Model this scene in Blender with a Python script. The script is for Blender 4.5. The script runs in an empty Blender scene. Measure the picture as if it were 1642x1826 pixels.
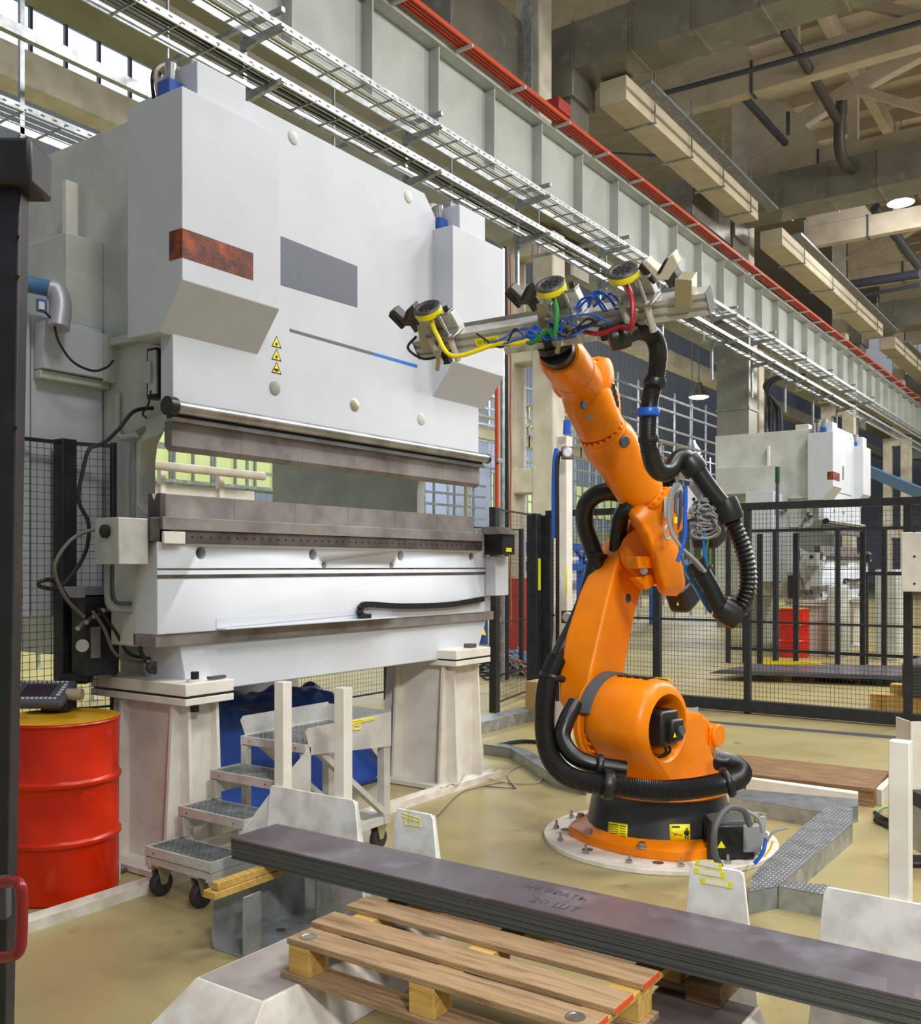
import bpy, math, random
from mathutils import Vector, Matrix
random.seed(7)
S = bpy.context.scene
C = S.collection
# ------------------------------------------------------------ camera
FPX, CX, HY, CH = 1720.0, 821.0, 1010.0, 1.65
fw = Vector((0.8202, 0.5721, 0)).normalized(); rt = Vector((fw.y, -fw.x, 0))
cd = bpy.data.cameras.new('camera'); cam = bpy.data.objects.new('camera', cd); C.objects.link(cam)
cam.location = (0, 0, CH); cam.rotation_euler = (math.pi/2, 0, math.atan2(-fw.x, fw.y))
cd.sensor_fit = 'VERTICAL'; cd.sensor_height = 36; cd.lens = 36*FPX/1826
cd.shift_y = (HY-913)/1826; cd.clip_start = 0.05; cd.clip_end = 400
S.camera = cam
# ------------------------------------------------------------ world, lights, exposure
w = bpy.data.worlds.new('world'); S.world = w; w.use_nodes = True
bg = w.node_tree.nodes['Background']; bg.inputs[0].default_value = (0.86, 0.93, 1.0, 1); bg.inputs[1].default_value = 0.42
S.view_settings.view_transform = 'Standard'; S.view_settings.look = 'None'
S.view_settings.exposure = -0.45; S.view_settings.gamma = 1; S.view_settings.use_curve_mapping = False
def area(loc, size, power, col=(1, .98, .95), tgt=None):
    l = bpy.data.lights.new('hall_lamp_light', 'AREA'); l.shape = 'DISK'; l.size = size; l.energy = power; l.color = col
    o = bpy.data.objects.new('hall_lamp_light', l); C.objects.link(o); o.location = loc
    if tgt is not None:
        o.rotation_euler = (Vector(tgt)-Vector(loc)).to_track_quat('-Z', 'Y').to_euler()
    return o
area((8.0, -5.0, 12.0), 3.0, 850, tgt=(6.5, 0, 0))
area((0.0, -4.5, 12.0), 3.0, 700, tgt=(1.5, 0, 0))
area((12.5, -1.0, 11.5), 2.5, 800, tgt=(9, 3, 0))
area((5.0, 0.0, 11.5), 2.0, 300, tgt=(5.0, 0.5, 0))
sp = bpy.data.lights.new('robot_fill_spot', 'SPOT'); sp.energy = 2700; sp.spot_size = math.radians(42); sp.spot_blend = .55; sp.shadow_soft_size = .35; sp.color = (1, .97, .9)  # added fill spot, brightens robot and rack stands without a fixture
so = bpy.data.objects.new('robot_fill_spot', sp); C.objects.link(so); so.location = (-1.5, -3.5, 5.5)
so.rotation_euler = (Vector((4.9, 1.4, 1.0))-Vector((-1.5, -3.5, 5.5))).to_track_quat('-Z', 'Y').to_euler()
area((19, -2.0, 10.5), 2.5, 1300, tgt=(18, 3, 0))
area((30, -2.0, 10.5), 2.5, 1500, tgt=(30, 3, 0))
area((44, -2.0, 10.5), 2.5, 1800, tgt=(44, 3, 0))
area((22, 16, 9.0), 4, 2600, (.85, .92, 1), tgt=(22, 20, 0))
area((42, 16, 9.0), 4, 3200, (.85, .92, 1), tgt=(42, 22, 0))
area((10, 14, 9.0), 3, 1500, (.95, 1, .85), tgt=(10, 18, 0))
def roof_fill(loc, p):
    l = bpy.data.lights.new('roof_fill_light', 'POINT'); l.energy = p; l.color = (1, .95, .86); l.shadow_soft_size = 1.2
    o = bpy.data.objects.new('roof_fill_light', l); C.objects.link(o); o.location = loc
for x_, p_ in ((14, 520), (25, 1000), (38, 1250), (52, 1300)): roof_fill((x_, -1.5, 11.0), p_)  # added fill points that lighten the roof, no lamp bodies here

# ------------------------------------------------------------ pixel rays -> points of the place
def ray(u, v): return fw + rt*((u-CX)/FPX) + Vector((0, 0, (HY-v)/FPX))
CO = Vector((0, 0, CH))
def onD(u, v, d): return CO + ray(u, v)*d
def onX(u, v, x): r = ray(u, v); return CO + r*(x/r.x)
def onY(u, v, y): r = ray(u, v); return CO + r*(y/r.y)
def onZ(u, v, z): r = ray(u, v); return CO + r*((z-CH)/r.z)
# ------------------------------------------------------------ materials
def lin(c): c = c/255; return c/12.92 if c <= .04045 else ((c+.055)/1.055)**2.4
def rgb(h):
    h = h.lstrip('#'); return tuple(lin(int(h[i:i+2], 16)) for i in (0, 2, 4))+(1,)
M = {}
def mat(name, c1, rough=.5, metal=0., c2=None, scale=4., lo=.4, hi=.65, bump=0., bscale=60., stretch=None, coat=0., rvar=0., c3=None, s3=1.5, lo3=.55, hi3=.7, spec=.5):
    m = bpy.data.materials.new(name); m.use_nodes = True; n = m.node_tree.nodes; L = m.node_tree.links
    b = n['Principled BSDF']; b.inputs['Base Color'].default_value = rgb(c1)
    b.inputs['Roughness'].default_value = rough; b.inputs['Metallic'].default_value = metal
    b.inputs['Specular IOR Level'].default_value = spec
    if coat: b.inputs['Coat Weight'].default_value = coat; b.inputs['Coat Roughness'].default_value = .12
    tc = n.new('ShaderNodeTexCoord'); mp = n.new('ShaderNodeMapping'); L.new(tc.outputs['Object'], mp.inputs[0])
    if stretch: mp.inputs['Scale'].default_value = stretch
    def noise(sc, det=6):
        t = n.new('ShaderNodeTexNoise'); t.inputs['Scale'].default_value = sc; t.inputs['Detail'].default_value = det
        L.new(mp.outputs[0], t.inputs['Vector']); return t
    def ramp(src, a, bb):
        r = n.new('ShaderNodeMapRange'); r.inputs[1].default_value = a; r.inputs[2].default_value = bb; L.new(src, r.inputs[0]); return r
    col = None
    if c2:
        t = noise(scale); r = ramp(t.outputs[0], lo, hi)
        mx = n.new('ShaderNodeMix'); mx.data_type = 'RGBA'; mx.inputs[6].default_value = rgb(c1); mx.inputs[7].default_value = rgb(c2)
        L.new(r.outputs[0], mx.inputs[0]); col = mx.outputs[2]
        if c3:
            t3 = noise(s3, 8); r3 = ramp(t3.outputs[0], lo3, hi3)
            m3 = n.new('ShaderNodeMix'); m3.data_type = 'RGBA'; L.new(col, m3.inputs[6]); m3.inputs[7].default_value = rgb(c3)
            L.new(r3.outputs[0], m3.inputs[0]); col = m3.outputs[2]
        L.new(col, b.inputs['Base Color'])
        if rvar:
            rr = n.new('ShaderNodeMapRange'); rr.inputs[3].default_value = rough-rvar; rr.inputs[4].default_value = rough+rvar
            L.new(t.outputs[0], rr.inputs[0]); rr.inputs[1].default_value = .3; rr.inputs[2].default_value = .7; L.new(rr.outputs[0], b.inputs['Roughness'])
    if bump:
        t2 = noise(bscale, 3); bp = n.new('ShaderNodeBump'); bp.inputs['Strength'].default_value = bump; bp.inputs['Distance'].default_value = .01
        L.new(t2.outputs[0], bp.inputs['Height']); L.new(bp.outputs[0], b.inputs['Normal'])
    M[name] = m; return m
mat('press_white', '#cbd0d8', .62, c2='#c5cad1', scale=2.2)
mat('press_shade', '#cccfc8', .45, c2='#b9bdb5', scale=3)
mat('panel_grey', '#5d6470', .5, c2='#6b727d', scale=14, lo=.6, hi=.75)
mat('blue_line', '#2f78d8', .4)
mat('rust', '#7a3318', .6, c2='#4a2418', scale=16, lo=.4, hi=.6, c3='#b05018', s3=7, lo3=.55, hi3=.7, bump=.2)
mat('tool_steel', '#96918e', .45, .3, c2='#7a7572', scale=5, c3='#a8a29e', s3=2.2, rvar=.1)
mat('dark_steel', '#645d59', .42, .35, c2='#4a4440', scale=8)
mat('plate_top', '#77737c', .32, .45, c2='#6a6068', scale=3.5, c3='#868390', s3=5, rvar=.08)
mat('plate_edge', '#5c605f', .5, .3, c2='#3c403f', scale=3, stretch=(1, .15, 130), lo=.45, hi=.6)
mat('brushed', '#b8b8b6', .3, .9, c2='#9a9a99', scale=6)
mat('aluminium', '#cacac6', .42, .3, c2='#b6b7b3', scale=9, bump=.05)
mat('galvanised', '#a9afb2', .36, .6, c2='#8d9496', scale=11, c3='#c2c6c8', s3=6)
mat('duct_metal', '#8a887e', .38, .5, c2='#7a786e', scale=1.5, c3='#98968a', s3=3, bump=.25, bscale=1.6)
mat('zinc_yellow', '#b6b094', .35, .7)
mat('orange', '#f28600', .34, c2='#e67c00', scale=3, spec=.32)
mat('black_plastic', '#1c1c1d', .38)
mat('hose_black', '#171718', .34)
mat('black_paint', '#1f2024', .42, c2='#2b2c31', scale=10)
mat('skirt_black', '#2b2b2c', .36, c2='#323233', scale=6)
mat('grey_plastic', '#55585c', .55)
mat('light_grey', '#8d9094', .5)
mat('red_paint', '#da2c00', .3, c2='#c22200', scale=4, spec=.35, c3='#d43a10', s3=8, lo3=.62)
mat('drum_lid', '#d9a512', .35, c2='#c98d10', scale=10, c3='#8a4a10', s3=5, lo3=.6)
mat('handle_red', '#8f1420', .35, coat=.3)
mat('conduct_red', '#c2451f', .5)
mat('safety_red', '#a03028', .5)
mat('dull_red', '#a8301f', .5)
mat('white_paint', '#e4e1d8', .45, c2='#dad5ca', scale=6, c3='#b9a79c', s3=3.2, lo3=.64, hi3=.8)
mat('rail_white', '#e6e2da', .5, c2='#cfc6bb', scale=9)
mat('scuffed_white', '#ececea', .42, c2='#d0cfcb', scale=9, c3='#8e8c8a', s3=11, lo3=.68, hi3=.74)
mat('concrete_white', '#cfc8b8', .8, c2='#bdb5a4', scale=2.5, bump=.2, bscale=8)
mat('concrete_roof', '#bcae98', .85, c2='#aa9e88', scale=1.5, bump=.2, bscale=6)
mat('duct_white', '#cfc4ab', .7, c2='#c4b99f', scale=2)
mat('beam_paint', '#b4b9b4', .42, c2='#a5aaa5', scale=1.2, coat=.2)
mat('olive_paint', '#8f8e7e', .5, c2='#7d7c6c', scale=1.2)
mat('plinth_grey', '#a49d98', .7, c2='#938b87', scale=6, c3='#6f6866', s3=9, lo3=.62)
mat('plinth_dark', '#4a4341', .55, c2='#5b5351', scale=5)
mat('wood', '#a58a68', .75, c2='#8d7050', scale=6, stretch=(9, .8, 9), c3='#6f5742', s3=3, lo3=.58, hi3=.8, bump=.35, bscale=20)
mat('wood_fresh', '#cda85a', .7, c2='#b98f48', scale=5, stretch=(9, 1, 9), bump=.2, bscale=25)
mat('wood_brown', '#8a6a48', .8, c2='#6d5238', scale=5, stretch=(12, 1, 12), c3='#a8865c', s3=4, bump=.3, bscale=20)
mat('orange_end', '#d8501c', .6)
mat('tarp', '#2b55b4', .3, c2='#234699', scale=3, bump=.7, bscale=7)
mat('blue_hose', '#1f58c0', .35)
mat('blue_paint', '#2a55a8', .5)
mat('pipe_blue', '#4c78a8', .35)
mat('yellow_hose', '#e8d010', .35)
mat('green_hose', '#1f8038', .35)
mat('red_hose', '#a01820', .35)
mat('label_yellow', '#f2e60c', .5)
mat('ink_black', '#141414', .6)
mat('ink_red', '#b8281c', .6)
mat('ink_chalk', '#3a3640', .7)
mat('rubber', '#2a2726', .7)
mat('cable_grey', '#8f8f90', .45)
mat('cable_beige', '#b5ab90', .6)
mat('cable_green', '#4fa03c', .5)
mat('signal_green', '#1f4a3a', .4)
mat('cable_orange', '#b56a3c', .6)
mat('cable_lightblue', '#7fa8cc', .5)
mat('cardboard', '#b3935f', .8)
mat('cable_olive', '#5f5a4e', .5)
mat('tank_dark', '#434853', .5)
mat('screen', '#3b3140', .2)
mat('panel_blue', '#8f98ad', .6, c2='#838ca2', scale=.6)
mat('wall_green', '#a3ab7a', .8, c2='#929a6c', scale=.8)
mat('clear_red', '#5a2420', .25)
mat('silver_hood', '#b2b1b8', .4, .3)
mat('sticker_grey', '#a8adb0', .4, .3)
mat('paper_white', '#e8e8e8', .6)
mat('fan_dark', '#4c4947', .5, .4)
mat('plastic_wrap', '#d8dde8', .2)
def emis(name, c, s):
    m = bpy.data.materials.new(name); m.use_nodes = True; b = m.node_tree.nodes['Principled BSDF']
    b.inputs['Base Color'].default_value = rgb(c); b.inputs['Emission Color'].default_value = rgb(c); b.inputs['Emission Strength'].default_value = s; M[name] = m
emis('daylight', '#e6eeff', 2.2); emis('green_glass', '#c8d48c', .55); emis('lamp_glow', '#f4faff', 25)
# floor
def floor_mat():
    m = bpy.data.materials.new('floor_paint'); m.use_nodes = True; n = m.node_tree.nodes; L = m.node_tree.links; b = n['Principled BSDF']
    tc = n.new('ShaderNodeTexCoord')
    def nz(sc, d=8, st=(1, 1, 1)):
        mp = n.new('ShaderNodeMapping'); mp.inputs['Scale'].default_value = st; L.new(tc.outputs['Object'], mp.inputs[0])
        t = n.new('ShaderNodeTexNoise'); t.inputs['Scale'].default_value = sc; t.inputs['Detail'].default_value = d; L.new(mp.outputs[0], t.inputs[0]); return t
    def mix(a, bcol, src, lo, hi):
        r = n.new('ShaderNodeMapRange'); r.inputs[1].default_value = lo; r.inputs[2].default_value = hi; L.new(src.outputs[0], r.inputs[0])
        mx = n.new('ShaderNodeMix'); mx.data_type = 'RGBA'; L.new(r.outputs[0], mx.inputs[0])
        if isinstance(a, str): mx.inputs[6].default_value = rgb(a)
        else: L.new(a, mx.inputs[6])
        mx.inputs[7].default_value = rgb(bcol); return mx.outputs[2]
    c = mix('#aa9c6c', '#a09468', nz(.7), .42, .6)
    c = mix(c, '#94805a', nz(1.6, 9, (1, .55, 1)), .56, .74)
    c = mix(c, '#7f6c4c', nz(5, 10), .66, .78)
    L.new(c, b.inputs['Base Color'])
    r = n.new('ShaderNodeMapRange'); t = nz(2.5); r.inputs[1].default_value = .3; r.inputs[2].default_value = .7; r.inputs[3].default_value = .28; r.inputs[4].default_value = .5
    L.new(t.outputs[0], r.inputs[0]); L.new(r.outputs[0], b.inputs['Roughness'])
    M['floor_paint'] = m
floor_mat()
def tread_mat():
    m = mat('tread_plate', '#a3a8ae', .38, .75, c2='#8b9095', scale=9); n = m.node_tree.nodes; L = m.node_tree.links; b = n['Principled BSDF']
    tc = n.new('ShaderNodeTexCoord'); mp = n.new('ShaderNodeMapping'); mp.inputs['Scale'].default_value = (34, 34, 34); mp.inputs['Rotation'].default_value = (0, 0, .78); L.new(tc.outputs['Object'], mp.inputs[0])
    t = n.new('ShaderNodeTexVoronoi'); t.inputs['Randomness'].default_value = 0.0; t.inputs['Scale'].default_value = 1.0; L.new(mp.outputs[0], t.inputs[0])
    r = n.new('ShaderNodeMapRange'); r.inputs[1].default_value = .38; r.inputs[2].default_value = .18; L.new(t.outputs['Distance'], r.inputs[0])
    bp = n.new('ShaderNodeBump'); bp.inputs['Distance'].default_value = .004; bp.inputs['Strength'].default_value = 1; L.new(r.outputs[0], bp.inputs['Height']); L.new(bp.outputs[0], b.inputs['Normal'])
tread_mat()
def corrugated(name, c, per):
    m = mat(name, c, .6); n = m.node_tree.nodes; L = m.node_tree.links; b = n['Principled BSDF']
    tc = n.new('ShaderNodeTexCoord'); t = n.new('ShaderNodeTexWave'); t.inputs['Scale'].default_value = per; L.new(tc.outputs['Object'], t.inputs[0])
    bp = n.new('ShaderNodeBump'); bp.inputs['Distance'].default_value = .05; L.new(t.outputs[0], bp.inputs['Height']); L.new(bp.outputs[0], b.inputs['Normal'])
corrugated('corrugated_wall', '#a3adc2', 1.0)
# ------------------------------------------------------------ mesh builder
def V(*a): return Vector(a)
def catmull(P, k=8):
    P = [Vector(p) for p in P]
    if len(P) < 3: return P
    Q = [P[0]*2-P[1]]+P+[P[-1]*2-P[-2]]; out = []
    for i in range(1, len(Q)-2):
        a, b, c, d = Q[i-1:i+3]
        for j in range(k):
            t = j/k; out.append(.5*((2*b)+(c-a)*t+(2*a-5*b+4*c-d)*t*t+(3*b-a-3*c+d)*t**3))
    out.append(P[-1]); return out
def resample(P, step):
    L = [0]
    for a, b in zip(P, P[1:]): L.append(L[-1]+(b-a).length)
    n = max(2, int(L[-1]/step)); out = []; j = 0
    for i in range(n+1):
        s = L[-1]*i/n
        while j < len(L)-2 and L[j+1] < s: j += 1
        t = (s-L[j])/max(1e-9, L[j+1]-L[j]); out.append(P[j].lerp(P[j+1], min(1, t)))
    return out
class MB:
    def __init__(s): s.v = []; s.f = []
    def add(s, vs, fs):
        o = len(s.v); s.v += [Vector(p) for p in vs]; s.f += [tuple(i+o for i in f) for f in fs]; return s
    def box(s, x0, x1, y0, y1, z0, z1):
        x0, x1 = sorted((x0, x1)); y0, y1 = sorted((y0, y1)); z0, z1 = sorted((z0, z1))
        return s.add([(x, y, z) for z in (z0, z1) for y in (y0, y1) for x in (x0, x1)], [(0, 2, 3, 1), (4, 5, 7, 6), (0, 1, 5, 4), (2, 6, 7, 3), (0, 4, 6, 2), (1, 3, 7, 5)])
    def obox(s, c, sx, sy, sz, ax=V(1, 0, 0), up=V(0, 0, 1)):
        ax = Vector(ax).normalized(); up = Vector(up); y = up.cross(ax).normalized(); z = ax.cross(y); c = Vector(c)
        return s.add([c+ax*(a*sx/2)+y*(b*sy/2)+z*(d*sz/2) for d in (-1, 1) for b in (-1, 1) for a in (-1, 1)], [(0, 2, 3, 1), (4, 5, 7, 6), (0, 1, 5, 4), (2, 6, 7, 3), (0, 4, 6, 2), (1, 3, 7, 5)])
    def bar(s, p0, p1, w, h, up=V(0, 0, 1)):
        p0 = Vector(p0); p1 = Vector(p1); d = p1-p0
        if abs(d.normalized().dot(Vector(up).normalized())) > .99: up = V(1, 0, 0)
        return s.obox((p0+p1)/2, d.length, w, h, d, up)
    def prism(s, P, vec):
        P = [Vector(p) for p in P]; n = len(P); vec = Vector(vec)
        nm = V(0, 0, 0)
        for i in range(n): nm += P[i].cross(P[(i+1) % n])
        if nm.dot(vec) > 0: P = P[::-1]
        return s.add(P+[p+vec for p in P], [tuple(range(n)), tuple(range(2*n-1, n-1, -1))]+[(i, i+n, (i+1) % n+n, (i+1) % n) for i in range(n)])
    def loft(s, rings, cap=True):
        n = len(rings[0]); o = len(s.v); k = len(rings)
        for r in rings: s.v += [Vector(p) for p in r]
        for a in range(k-1):
            for i in range(n):
                j = (i+1) % n; s.f.append((o+a*n+i, o+a*n+j, o+(a+1)*n+j, o+(a+1)*n+i))
        if cap: s.f.append(tuple(o+i for i in range(n))[::-1]); s.f.append(tuple(o+(k-1)*n+i for i in range(n)))
        return s
    def tube(s, P, r, n=8, smooth=True, k=8, cap=True):
        P = catmull(P, k) if smooth else [Vector(p) for p in P]
        rr = r if callable(r) else (lambda t: r)
        T = []
        for i in range(len(P)):
            T.append((P[min(i+1, len(P)-1)]-P[max(i-1, 0)]).normalized())
        a = T[0].orthogonal().normalized(); rings = []
        for i, p in enumerate(P):
            a = (a-T[i]*a.dot(T[i])).normalized(); b = T[i].cross(a); q = rr(i/(len(P)-1) if len(P) > 1 else 0)
            rings.append([p+(a*math.cos(t)+b*math.sin(t))*q for t in (2*math.pi*j/n for j in range(n))])
        return s.loft(rings, cap)
    def ribbed(s, P, r, step=.012, amp=.12, n=16):
        P = resample(catmull(P, 12), step/2)
        s2 = MB(); s2.tube(P, 1, n, False); N = len(P)
        for i, p in enumerate(P):
            q = r if i % 2 else r*(1-amp)
            for j in range(n): s2.v[i*n+j] = p+(s2.v[i*n+j]-p)*q
        return s.add(s2.v, s2.f)
    def cyl(s, p0, p1, r0, r1=None, n=24):
        r1 = r0 if r1 is None else r1; p0 = Vector(p0); p1 = Vector(p1); t = (p1-p0).normalized(); a = t.orthogonal().normalized(); b = t.cross(a)
        R = lambda p, r: [p+(a*math.cos(q)+b*math.sin(q))*r for q in (2*math.pi*j/n for j in range(n))]
        return s.loft([R(p0, r0), R(p1, r1)])
    def lathe(s, c, prof, axis=V(0, 0, 1), n=40):
        c = Vector(c); t = Vector(axis).normalized(); a = t.orthogonal().normalized(); b = t.cross(a)
        return s.loft([[c+t*h+(a*math.cos(q)+b*math.sin(q))*max(r, 1e-4) for q in (2*math.pi*j/n for j in range(n))] for r, h in prof])
    def ring(s, c, axis, R, r, n=28, m=8):
        c = Vector(c); t = Vector(axis).normalized(); a = t.orthogonal().normalized(); b = t.cross(a); o = len(s.v)
        for i in range(n):
            q = 2*math.pi*i/n; d = a*math.cos(q)+b*math.sin(q)
            for j in range(m):
                p = 2*math.pi*j/m; s.v.append(c+d*(R+r*math.cos(p))+t*r*math.sin(p))
        for i in range(n):
            for j in range(m):
                s.f.append((o+i*m+j, o+((i+1) % n)*m+j, o+((i+1) % n)*m+(j+1) % m, o+i*m+(j+1) % m))
        return s
WM = {}
def thing(name, label, cat, loc=(0, 0, 0), rotz=0, group=None):
    o = bpy.data.objects.new(name, None); C.objects.link(o); o.empty_display_size = .1
    o.location = loc; o.rotation_euler = (0, 0, rotz); o['label'] = label; o['category'] = cat
    if group: o['group'] = group
    WM[o.name] = Matrix.Translation(Vector(loc)) @ Matrix.Rotation(rotz, 4, 'Z'); return o
def part(mb, name, mt, parent=None, bev=0, local=False, label=None, seg=2, sharp=32, kind=None):
    me = bpy.data.meshes.new(name); vs = mb.v
    W = Matrix.Identity(4)
    if parent is not None:
        W = WM[parent.name]
        if not local: I = W.inverted(); vs = [I @ p for p in vs]
    else:
        xs = [p.x for p in vs]; ys = [p.y for p in vs]; c = Vector(((min(xs)+max(xs))/2, (min(ys)+max(ys))/2, min(p.z for p in vs)))
        vs = [p-c for p in vs]; W = Matrix.Translation(c)
    me.from_pydata([tuple(p) for p in vs], [], mb.f); me.validate()
    import bmesh
    b = bmesh.new(); b.from_mesh(me); bmesh.ops.recalc_face_normals(b, faces=b.faces); b.to_mesh(me); b.free()
    me.materials.append(M[mt] if isinstance(mt, str) else mt)
    me.shade_smooth(); me.set_sharp_from_angle(angle=math.radians(sharp))
    o = bpy.data.objects.new(name, me); C.objects.link(o)
    if parent is not None: o.parent = parent
    else: o.location = W.translation
    WM[o.name] = W
    if bev:
        m = o.modifiers.new('bevel', 'BEVEL'); m.width = bev; m.segments = seg; m.limit_method = 'ANGLE'; m.angle_limit = math.radians(35); m.harden_normals = False
    if label: o['label'] = label
    if kind: o['kind'] = kind
    return o
def tag(o, label, cat, group=None, kind=None):
    o['label'] = label; o['category'] = cat
    if group: o['group'] = group
    if kind: o['kind'] = kind
    return o
def struct(mb, name, mt, **k): return part(mb, name, mt, kind='structure', **k)
def copy_tree(o, off, label=None, name=None, parent=None):
    c = o.copy(); C.objects.link(c)
    if parent is None: c.location = o.location+Vector(off)
    else: c.parent = parent
    if label: c['label'] = label
    for ch in list(o.children): copy_tree(ch, off, None, None, c)
    return c
def text_mb(body, size, origin, xdir, ydir, ext=.0006):
    cu = bpy.data.curves.new('lettering', 'FONT'); cu.body = body; cu.size = size; cu.extrude = ext; cu.align_x = 'CENTER'; cu.align_y = 'CENTER'
    ob = bpy.data.objects.new('lettering', cu); me = bpy.data.meshes.new_from_object(ob)
    x = Vector(xdir).normalized(); y = Vector(ydir).normalized(); z = x.cross(y); o = Vector(origin); mb = MB()
    mb.add([o+x*v.co.x+y*v.co.y+z*v.co.z for v in me.vertices], [tuple(p.vertices) for p in me.polygons])
    bpy.data.objects.remove(ob); bpy.data.curves.remove(cu); bpy.data.meshes.remove(me); return mb
X, Y, Z = V(1, 0, 0), V(0, 1, 0), V(0, 0, 1)
# ============================================================ SETTING
struct(MB().box(-12, 100, -16, 30, -.1, 0), 'floor', 'floor_paint')
struct(MB().box(-12, 100, 28, 28.3, 0, 16.4), 'wall_back', 'corrugated_wall')
mb = MB()
for i in range(12):
    pass
struct(MB().box(27, 100, 27.98, 28.3, 16.4, 22.4), 'wall_back_upper', 'corrugated_wall')
struct(MB().box(-12, 100, 28, 28.3, 22.4, 24), 'wall_back_top', 'corrugated_wall')
struct(MB().box(100, 100.3, -16, 28, 0, 20), 'wall_end', 'corrugated_wall')
struct(MB().box(-12, 100, 11.0, 28.3, 23.8, 24.0), 'ceiling_side_bay', 'concrete_roof')
# window band at the far side of the next bay
mb = MB(); mb.box(-12, 27, 28.05, 28.1, 16.4, 22.4); wp = struct(mb, 'window_1', 'daylight')
mb = MB()
for i in range(32): mb.box(-12+i*1.2, -11.9+i*1.2, 27.9, 28.02, 16.4, 22.4)
for i in range(8): mb.box(-12, 27, 27.9, 28.02, 16.4+i*.84, 16.48+i*.84)
for i in range(4): mb.box(-12+i*12, -10.9+i*12, 27.8, 28.02, 16.4, 22.4)
part(mb, 'window_frame', 'tank_dark', wp)
mb = MB(); mb.box(4, 60, 27.9, 27.98, 4.6, 6.6); wq = struct(mb, 'window_2', 'green_glass')
mb = MB()
for i in range(57): mb.box(4+i, 4.08+i, 27.8, 27.9, 4.6, 6.6)
for i in range(4): mb.box(4, 60, 27.8, 27.9, 4.6+i*.66, 4.66+i*.66)
part(mb, 'window_frame', 'light_grey', wq)
struct(MB().box(-12, 100, 27.6, 27.95, 0, 3.9), 'wall_back_base', 'wall_green')
# roof of the main bay : slabs with ribs
mb = MB(); mb.box(8, 100, -16, 11, 17.0, 17.3)
for i in range(62): mb.box(8+i*1.5, 8.22+i*1.5, -16, 11, 16.6, 17.0)
struct(mb, 'ceiling', 'concrete_roof')
# ---- roof trusses
mbx = None
def truss(x, label):
    t = thing('roof_truss', label, 'roof truss', (x, -2, 12.9), 0, 'concrete roof trusses')
    z0 = 12.9
    part(MB().box(x, x+.35, -14.5, 9.5, z0, z0+.72), 'bottom_chord', 'concrete_roof', t, .02)
    P = [(y, z0+1.1+2.7*(1-((y+2.5)/12)**2)) for y in [-14.5+24*i/8 for i in range(9)]]
    mb = MB()
    for a, b in zip(P, P[1:]): mb.bar((x+.17, a[0], a[1]), (x+.17, b[0], b[1]), .35, .42)
    part(mb, 'top_chord', 'concrete_roof', t, .02)
    for i in range(1, 8):
        y, zz = P[i]
        part(MB().bar((x+.17, y, z0+.5), (x+.17, y, zz), .26, .26), 'post', 'concrete_roof', t)
        y2 = P[i-1][0] if i > 4 else P[i+1][0]
        part(MB().bar((x+.17, y, zz), (x+.17, (y+y2)/2 if i in (4,) else y2, z0+.5), .2, .2), 'diagonal', 'concrete_roof', t)
    part(MB().prism([(x+.02, 9.5, z0+.72), (x+.02, 7.3, z0+.72), (x+.02, 8.2, z0+2.2), (x+.02, 9.5, z0+2.9)], (.31, 0, 0)), 'end_haunch', 'concrete_roof', t)
    for y_ in (7.4, 2.4): part(MB().box(x-.02, x+.37, y_, y_+.06, z0-.03, z0+.74), 'strap', 'tank_dark', t)
names = ['nearest the camera, crossing the top right corner', 'second from the camera, above the galvanised cross duct', 'third from the camera, behind the bright lamp', 'fourth from the camera', 'fifth from the camera', 'sixth from the camera', 'farthest visible one']
for x, nm in zip((22.7, 28.6, 34.9, 41, 47, 53, 60), names): truss(x, 'beige concrete arched roof truss, '+nm)
# purlins / roof beams running along the hall
for i, (y, zz) in enumerate([(6.5, 15.9), (3.2, 16.2), (0, 16.3), (-3.4, 16.2)]):
    o = part(MB().box(10, 90, y, y+.28, zz, zz+.5), 'roof_purlin', 'concrete_roof', None, .01)
    tag(o, 'beige roof purlin under the slabs, ' + ['nearest the crane runway', 'second from the crane runway', 'third from the crane runway', 'farthest right'][i], 'roof beam', 'roof purlins')
# ---- columns
def column(x, label):
    t = thing('concrete_column', label, 'column', (x, 9.8, 0), 0, 'concrete columns along the crane runway')
    part(MB().box(x, x+.5, 9.25, 9.72, 0, 8.2), 'near_branch', 'concrete_white', t, .03)
    part(MB().box(x, x+.5, 10.15, 10.55, 0, 8.2), 'far_branch', 'concrete_white', t, .03)
    mb = MB()
    for zz in (3.1, 5.7, 7.8): mb.box(x+.02, x+.48, 9.7, 10.2, zz, zz+.5)
    part(mb, 'crosspiece', 'concrete_white', t, .03)
    part(MB().box(x, x+.5, 9.55, 10.1, 8.2, 17.0), 'upper_shaft', 'concrete_white', t, .03)
for x, l in ((16.4, 'white two branched concrete column beside the black mesh fence behind the robot'), (29.0, 'white concrete column behind the far press'), (41.0, 'white concrete column third along the runway'), (53.0, 'white concrete column fourth along the runway'), (65.0, 'white concrete column far down the hall')): column(x, l)
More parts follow.
